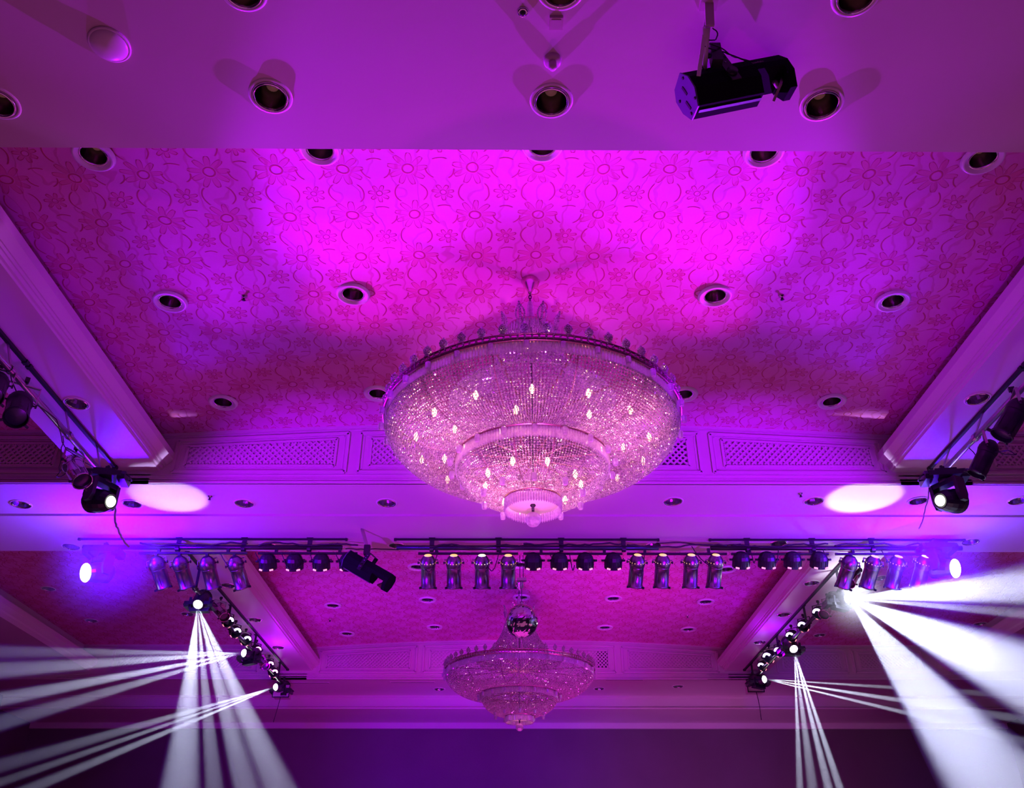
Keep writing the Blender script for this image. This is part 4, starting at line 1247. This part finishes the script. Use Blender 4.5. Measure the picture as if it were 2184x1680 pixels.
def pxp(u, v, X):
    d = ray(u, v); return d * (X / d.x)
def head_at(u, v, z, aim, label, scale=.88):
    p = pxp(u, v, (-3.80 if u < 1092 else 4.02) + Vector(aim).normalized().x * .18)
    a = Vector(aim).normalized()
    base = p - a * (.18 * scale)
    moving_head(base, a, label, 'beam heads on the far side pipes', 'lens', scale, base_up=min(.30, (3.39 - base.z) / scale))
    return p
hL1 = head_at(421, 1290, 3.33, (.02, -.75, -.65), 'black moving head at the near end of the far left pipe, beams falling straight down')
hL2 = head_at(518, 1392, 3.28, (-.55, -.8, -.1), 'black moving head midway on the far left pipe, beams sweeping left')
hL3 = head_at(586, 1465, 3.28, (-.55, -.8, -.2), 'black moving head at the far end of the far left pipe, beams sweeping down left')
hR1 = head_at(1810, 1276, 3.33, (.50, -.84, -.2), 'dazzling moving head at the near end of the far right pipe')
hR2 = head_at(1694, 1385, 3.28, (.05, -.75, -.65), 'black moving head midway on the far right pipe, beams falling down')
hR3 = head_at(1632, 1448, 3.28, (.55, -.8, -.1), 'black moving head at the far end of the far right pipe, beams sweeping right')

def side_lamp(u, v, z, label, kind, scale=.85, s=-1):
    s = -1 if u < 1092 else 1
    p = pxp(u, v, -3.80 if u < 1092 else 4.02)
    hd = s * PI * .72
    up = max(.11, (3.47 - .06 - p.z) / scale)
    if kind == 'pink':
        return par_can(p, .8, hd, label, 'lamps on the far side pipes', lit=False, skin='pink_lit_chrome', up=up, scale=scale)
    return led_par(p, 1.0, hd, label, 'lamps on the far side pipes', up=up, front=kind, scale=scale)
side_lamp(468, 1296, 3.36, 'pink-lit chrome can beside the first left beam head', 'pink')
side_lamp(484, 1322, 3.34, 'violet-lit led lamp on the far left pipe, below the pink can', 'led_violet', s=1)
side_lamp(500, 1345, 3.33, 'violet-lit led lamp on the far left pipe, second below the pink can', 'led_violet', s=1)
side_lamp(522, 1362, 3.33, 'dark led lamp just above the middle left beam head', 'led_violet', s=1)
side_lamp(556, 1404, 3.30, 'pink-lit chrome can between the middle and last left beam heads', 'pink', .8)
side_lamp(545, 1384, 3.36, 'led lamp with bright pink window behind the pink can on the left', 'led_pink', .8, s=1)
side_lamp(572, 1415, 3.32, 'led lamp with bright pink window, upper of the pair near the last left head', 'led_pink', .8, s=1)
side_lamp(581, 1432, 3.31, 'led lamp with bright pink window, lower of the pair near the last left head', 'led_pink', .8, s=1)
side_lamp(1822, 1222, 3.36, 'pink-lit chrome can above the dazzling right head', 'pink', s=1)
side_lamp(1768, 1290, 3.34, 'pink-lit chrome can left of the dazzling right head', 'pink', s=1)
side_lamp(1748, 1304, 3.34, 'led lamp with violet window on the far right pipe, first from the dazzling head', 'led_violet', s=-1)
side_lamp(1716, 1332, 3.33, 'led lamp with violet window on the far right pipe, second from the dazzling head', 'led_violet', s=-1)
side_lamp(1690, 1354, 3.32, 'led lamp with violet window on the far right pipe, third from the dazzling head', 'led_violet', s=-1)
side_lamp(1664, 1386, 3.31, 'led lamp with violet window on the far right pipe, fourth from the dazzling head', 'led_violet', s=-1)
side_lamp(1642, 1398, 3.33, 'led lamp with square violet window on the far right pipe', 'led_violet', 1.0, s=-1)
side_lamp(1628, 1418, 3.33, 'led lamp with violet window nearest the last right head', 'led_violet', .8, s=-1)

# small framed speaker boxes at the far ends
for (u, v, lb, uc, vc) in ((600, 1473, 'left', 583, 1540), (1611, 1462, 'right', 1624, 1535)):
    p = py(u, v, 14.93)
    t = thing('wall_speaker', p, 'small pale framed box hanging at the end of the far %s pipe' % lb, 'speaker box', 'framed boxes')
    o = MB(); o.box((0, .09, 0), (.26, .18, .20)); o.build('cabinet', M['offwhite'], t)
    o = MB()
    for (c, d) in (((0, -.004, .10), (.28, .02, .012)), ((0, -.004, -.10), (.28, .02, .012)), ((-.135, -.004, 0), (.012, .02, .2)), ((.135, -.004, 0), (.012, .02, .2))): o.box(c, d)
    o.build('frame', M['black'], t)
    o = MB(); o.box((0, .09, .17), (.03, .03, .16)); o.build('hanger', M['black'], t)
    q = py(uc, vc, 14.93)
    cable([p + Vector((0, 0, -.105)), (p + q) / 2 + Vector((.01, 0, 0)), q], 'thin cable hanging below the %s framed box' % lb, .006, seed=130 + u, wob=.002)

# heads at the ends of the cross pipe, their lenses blazing toward the room
pl = py(178, 1221, 8.72); pr = py(2042, 1212, 8.72)
for (p, sx, lb) in ((pl, -1, 'left'), (pr, 1, 'right')):
    aim = Vector((sx * .55, -.78, -.30)).normalized()
    base = p - aim * .175
    moving_head(base, aim, 'blue-lit moving head blazing at the %s end of the cross pipe' % lb, 'heads at the ends of the cross pipe', 'lens', .95, base_up=.235, lens_r=.10)

# ------------------------------------------------------------------ beams of light in the haze
def beam(src, uv, depth_k, hw, power, label, group, ext=1.25, color=(0.70, 0.76, 1.0)):
    src = Vector(src)
    t0 = src.y * CP + src.z * SP
    end = pt(uv[0], uv[1], t0 * depth_k)
    d = end - src; L0 = d.length; d.normalize()
    rend = hw / F * t0 * depth_k
    src = src + d * .07; L0 -= .07
    L_ = L0 * ext
    for (c, n_) in ((XWL + .15, 0), (XWR - .15, 0)):
        if abs(d.x) > 1e-6:
            k = (c - src.x) / d.x
            if k > 0: L_ = min(L_, k)
    if d.z < 0: L_ = min(L_, (-1.55 - src.z) / d.z)
    half = math.atan(rend / L0)
    r0 = .012
    o = MB(); k = 1.12
    o.lathe([(r0, .0), (r0 + math.tan(half) * L_ * k, L_)], (0, 0, 0), d, 20, True, True, True)
    ob = o.build('light_beam', M['haze']); ob.location = src + UP
    tag(ob, label, 'light beam', group)
    apex = src
    power = min(90000, 85 * power * L0 / math.tan(half))
    l = lamp('SPOT', apex, apex + d, power, color, .004, 10, .6)
    l.data.spot_size = 2 * half * 1.12
    return ob
BP = 1.85
gl1 = 'beams falling from the first left head'
for i, (u, hw, pw, nm) in enumerate(((384, 41, .85, 'leftmost and widest'), (457, 20, .4, 'second, dim'), (526, 28, .6, 'third'), (594, 34, .75, 'rightmost'))):
    beam(hL1, (u, 1680), .80, hw, BP * pw, 'pale haze beam falling from the first left head, %s' % nm, gl1)
gl2 = 'beams sweeping left from the middle left head'
for i, (v, hw, pw, nm) in enumerate(((1391, 15, .35, 'top, faint'), (1428, 19, .75, 'second, bright'), (1491, 16, .9, 'third, brightest'), (1541, 18, .4, 'lowest, dim'))):
    beam(hL2, (0, v), .66, hw, BP * pw, 'pale haze beam sweeping left from the middle left head, %s' % nm, gl2)
gl3 = 'beams sweeping down left from the last left head'
for i, (v, hw, pw, nm) in enumerate(((1633, 16, .45, 'top'), (1668, 10, .6, 'middle'), (1708, 14, .6, 'bottom'))):
    beam(hL3, (0, v), .60, hw, BP * pw, 'thin pale haze beam from the last left head, %s of its three' % nm, gl3)
gr1 = 'broad beams fanning right from the dazzling head'
for i, (uv, hw, pw, nm) in enumerate((((2184, 1246), 44, 3.8, 'topmost'), ((2184, 1307), 13, .8, 'second, narrow'), ((2184, 1440), 74, 4.2, 'third, very broad'), ((2130, 1680), 102, 3.8, 'lowest, falling steeply'))):
    beam(hR1, uv, .70, hw, BP * pw, 'broad white haze beam from the dazzling head, %s' % nm, gr1)
gr2 = 'beams falling from the middle right head'
for i, (u, hw, pw, nm) in enumerate(((1706, 8, .7, 'leftmost'), (1733, 12, .5, 'second, dim'), (1767, 10, .9, 'third'), (1791, 9, .9, 'rightmost'))):
    beam(hR2, (u, 1680), .86, hw, BP * pw, 'narrow haze beam falling from the middle right head, %s' % nm, gr2)
gr3 = 'beams sweeping right from the last right head'
for i, (v, hw, pw, nm) in enumerate(((1484, 8, .35, 'top, faint'), (1534, 10, .8, 'middle'), (1580, 9, .65, 'bottom'))):
    beam(hR3, (2184, v), .66, hw, BP * pw, 'thin haze beam sweeping right from the last right head, %s' % nm, gr3)
# short beams of the two end heads

def puff_mat(dens, r):
    m = bpy.data.materials.new('drifting_haze'); m.use_nodes = True
    nt = m.node_tree; nt.nodes.clear(); L = nt.links
    out = nt.nodes.new('ShaderNodeOutputMaterial'); v = nt.nodes.new('ShaderNodeVolumeScatter')
    tc = nt.nodes.new('ShaderNodeTexCoord'); ln = nt.nodes.new('ShaderNodeVectorMath'); ln.operation = 'LENGTH'
    L.new(tc.outputs['Object'], ln.inputs[0])
    mr = nt.nodes.new('ShaderNodeMapRange'); mr.interpolation_type = 'SMOOTHSTEP'
    mr.inputs['From Min'].default_value = 0.05 * r; mr.inputs['From Max'].default_value = r * .97
    mr.inputs['To Min'].default_value = dens; mr.inputs['To Max'].default_value = 0
    L.new(ln.outputs['Value'], mr.inputs['Value']); L.new(mr.outputs[0], v.inputs['Density']); L.new(v.outputs[0], out.inputs['Volume'])
    return m
def haze_puff(c, r, dens, label):
    o = MB(); o.ball((0, 0, 0), r, 20, 12)
    ob = o.build('haze_cloud', puff_mat(dens, r)); ob.location = Vector(c) + UP
    tag(ob, label, 'haze', None, 'stuff')
haze_puff((-4.0, 8.25, 3.1), .72, .42, 'blue glowing haze around the head at the left end of the cross pipe')
haze_puff((4.25, 8.25, 3.1), .72, .42, 'blue glowing haze around the head at the right end of the cross pipe')

haze_puff(hR1 + Vector((.04, -.08, -.02)), .55, 1.1, 'white glare of haze around the dazzling right head')
lamp('POINT', hR1 + Vector((.05, -.10, -.02)), None, 22, (0.75, 0.80, 1.0), 0.03)
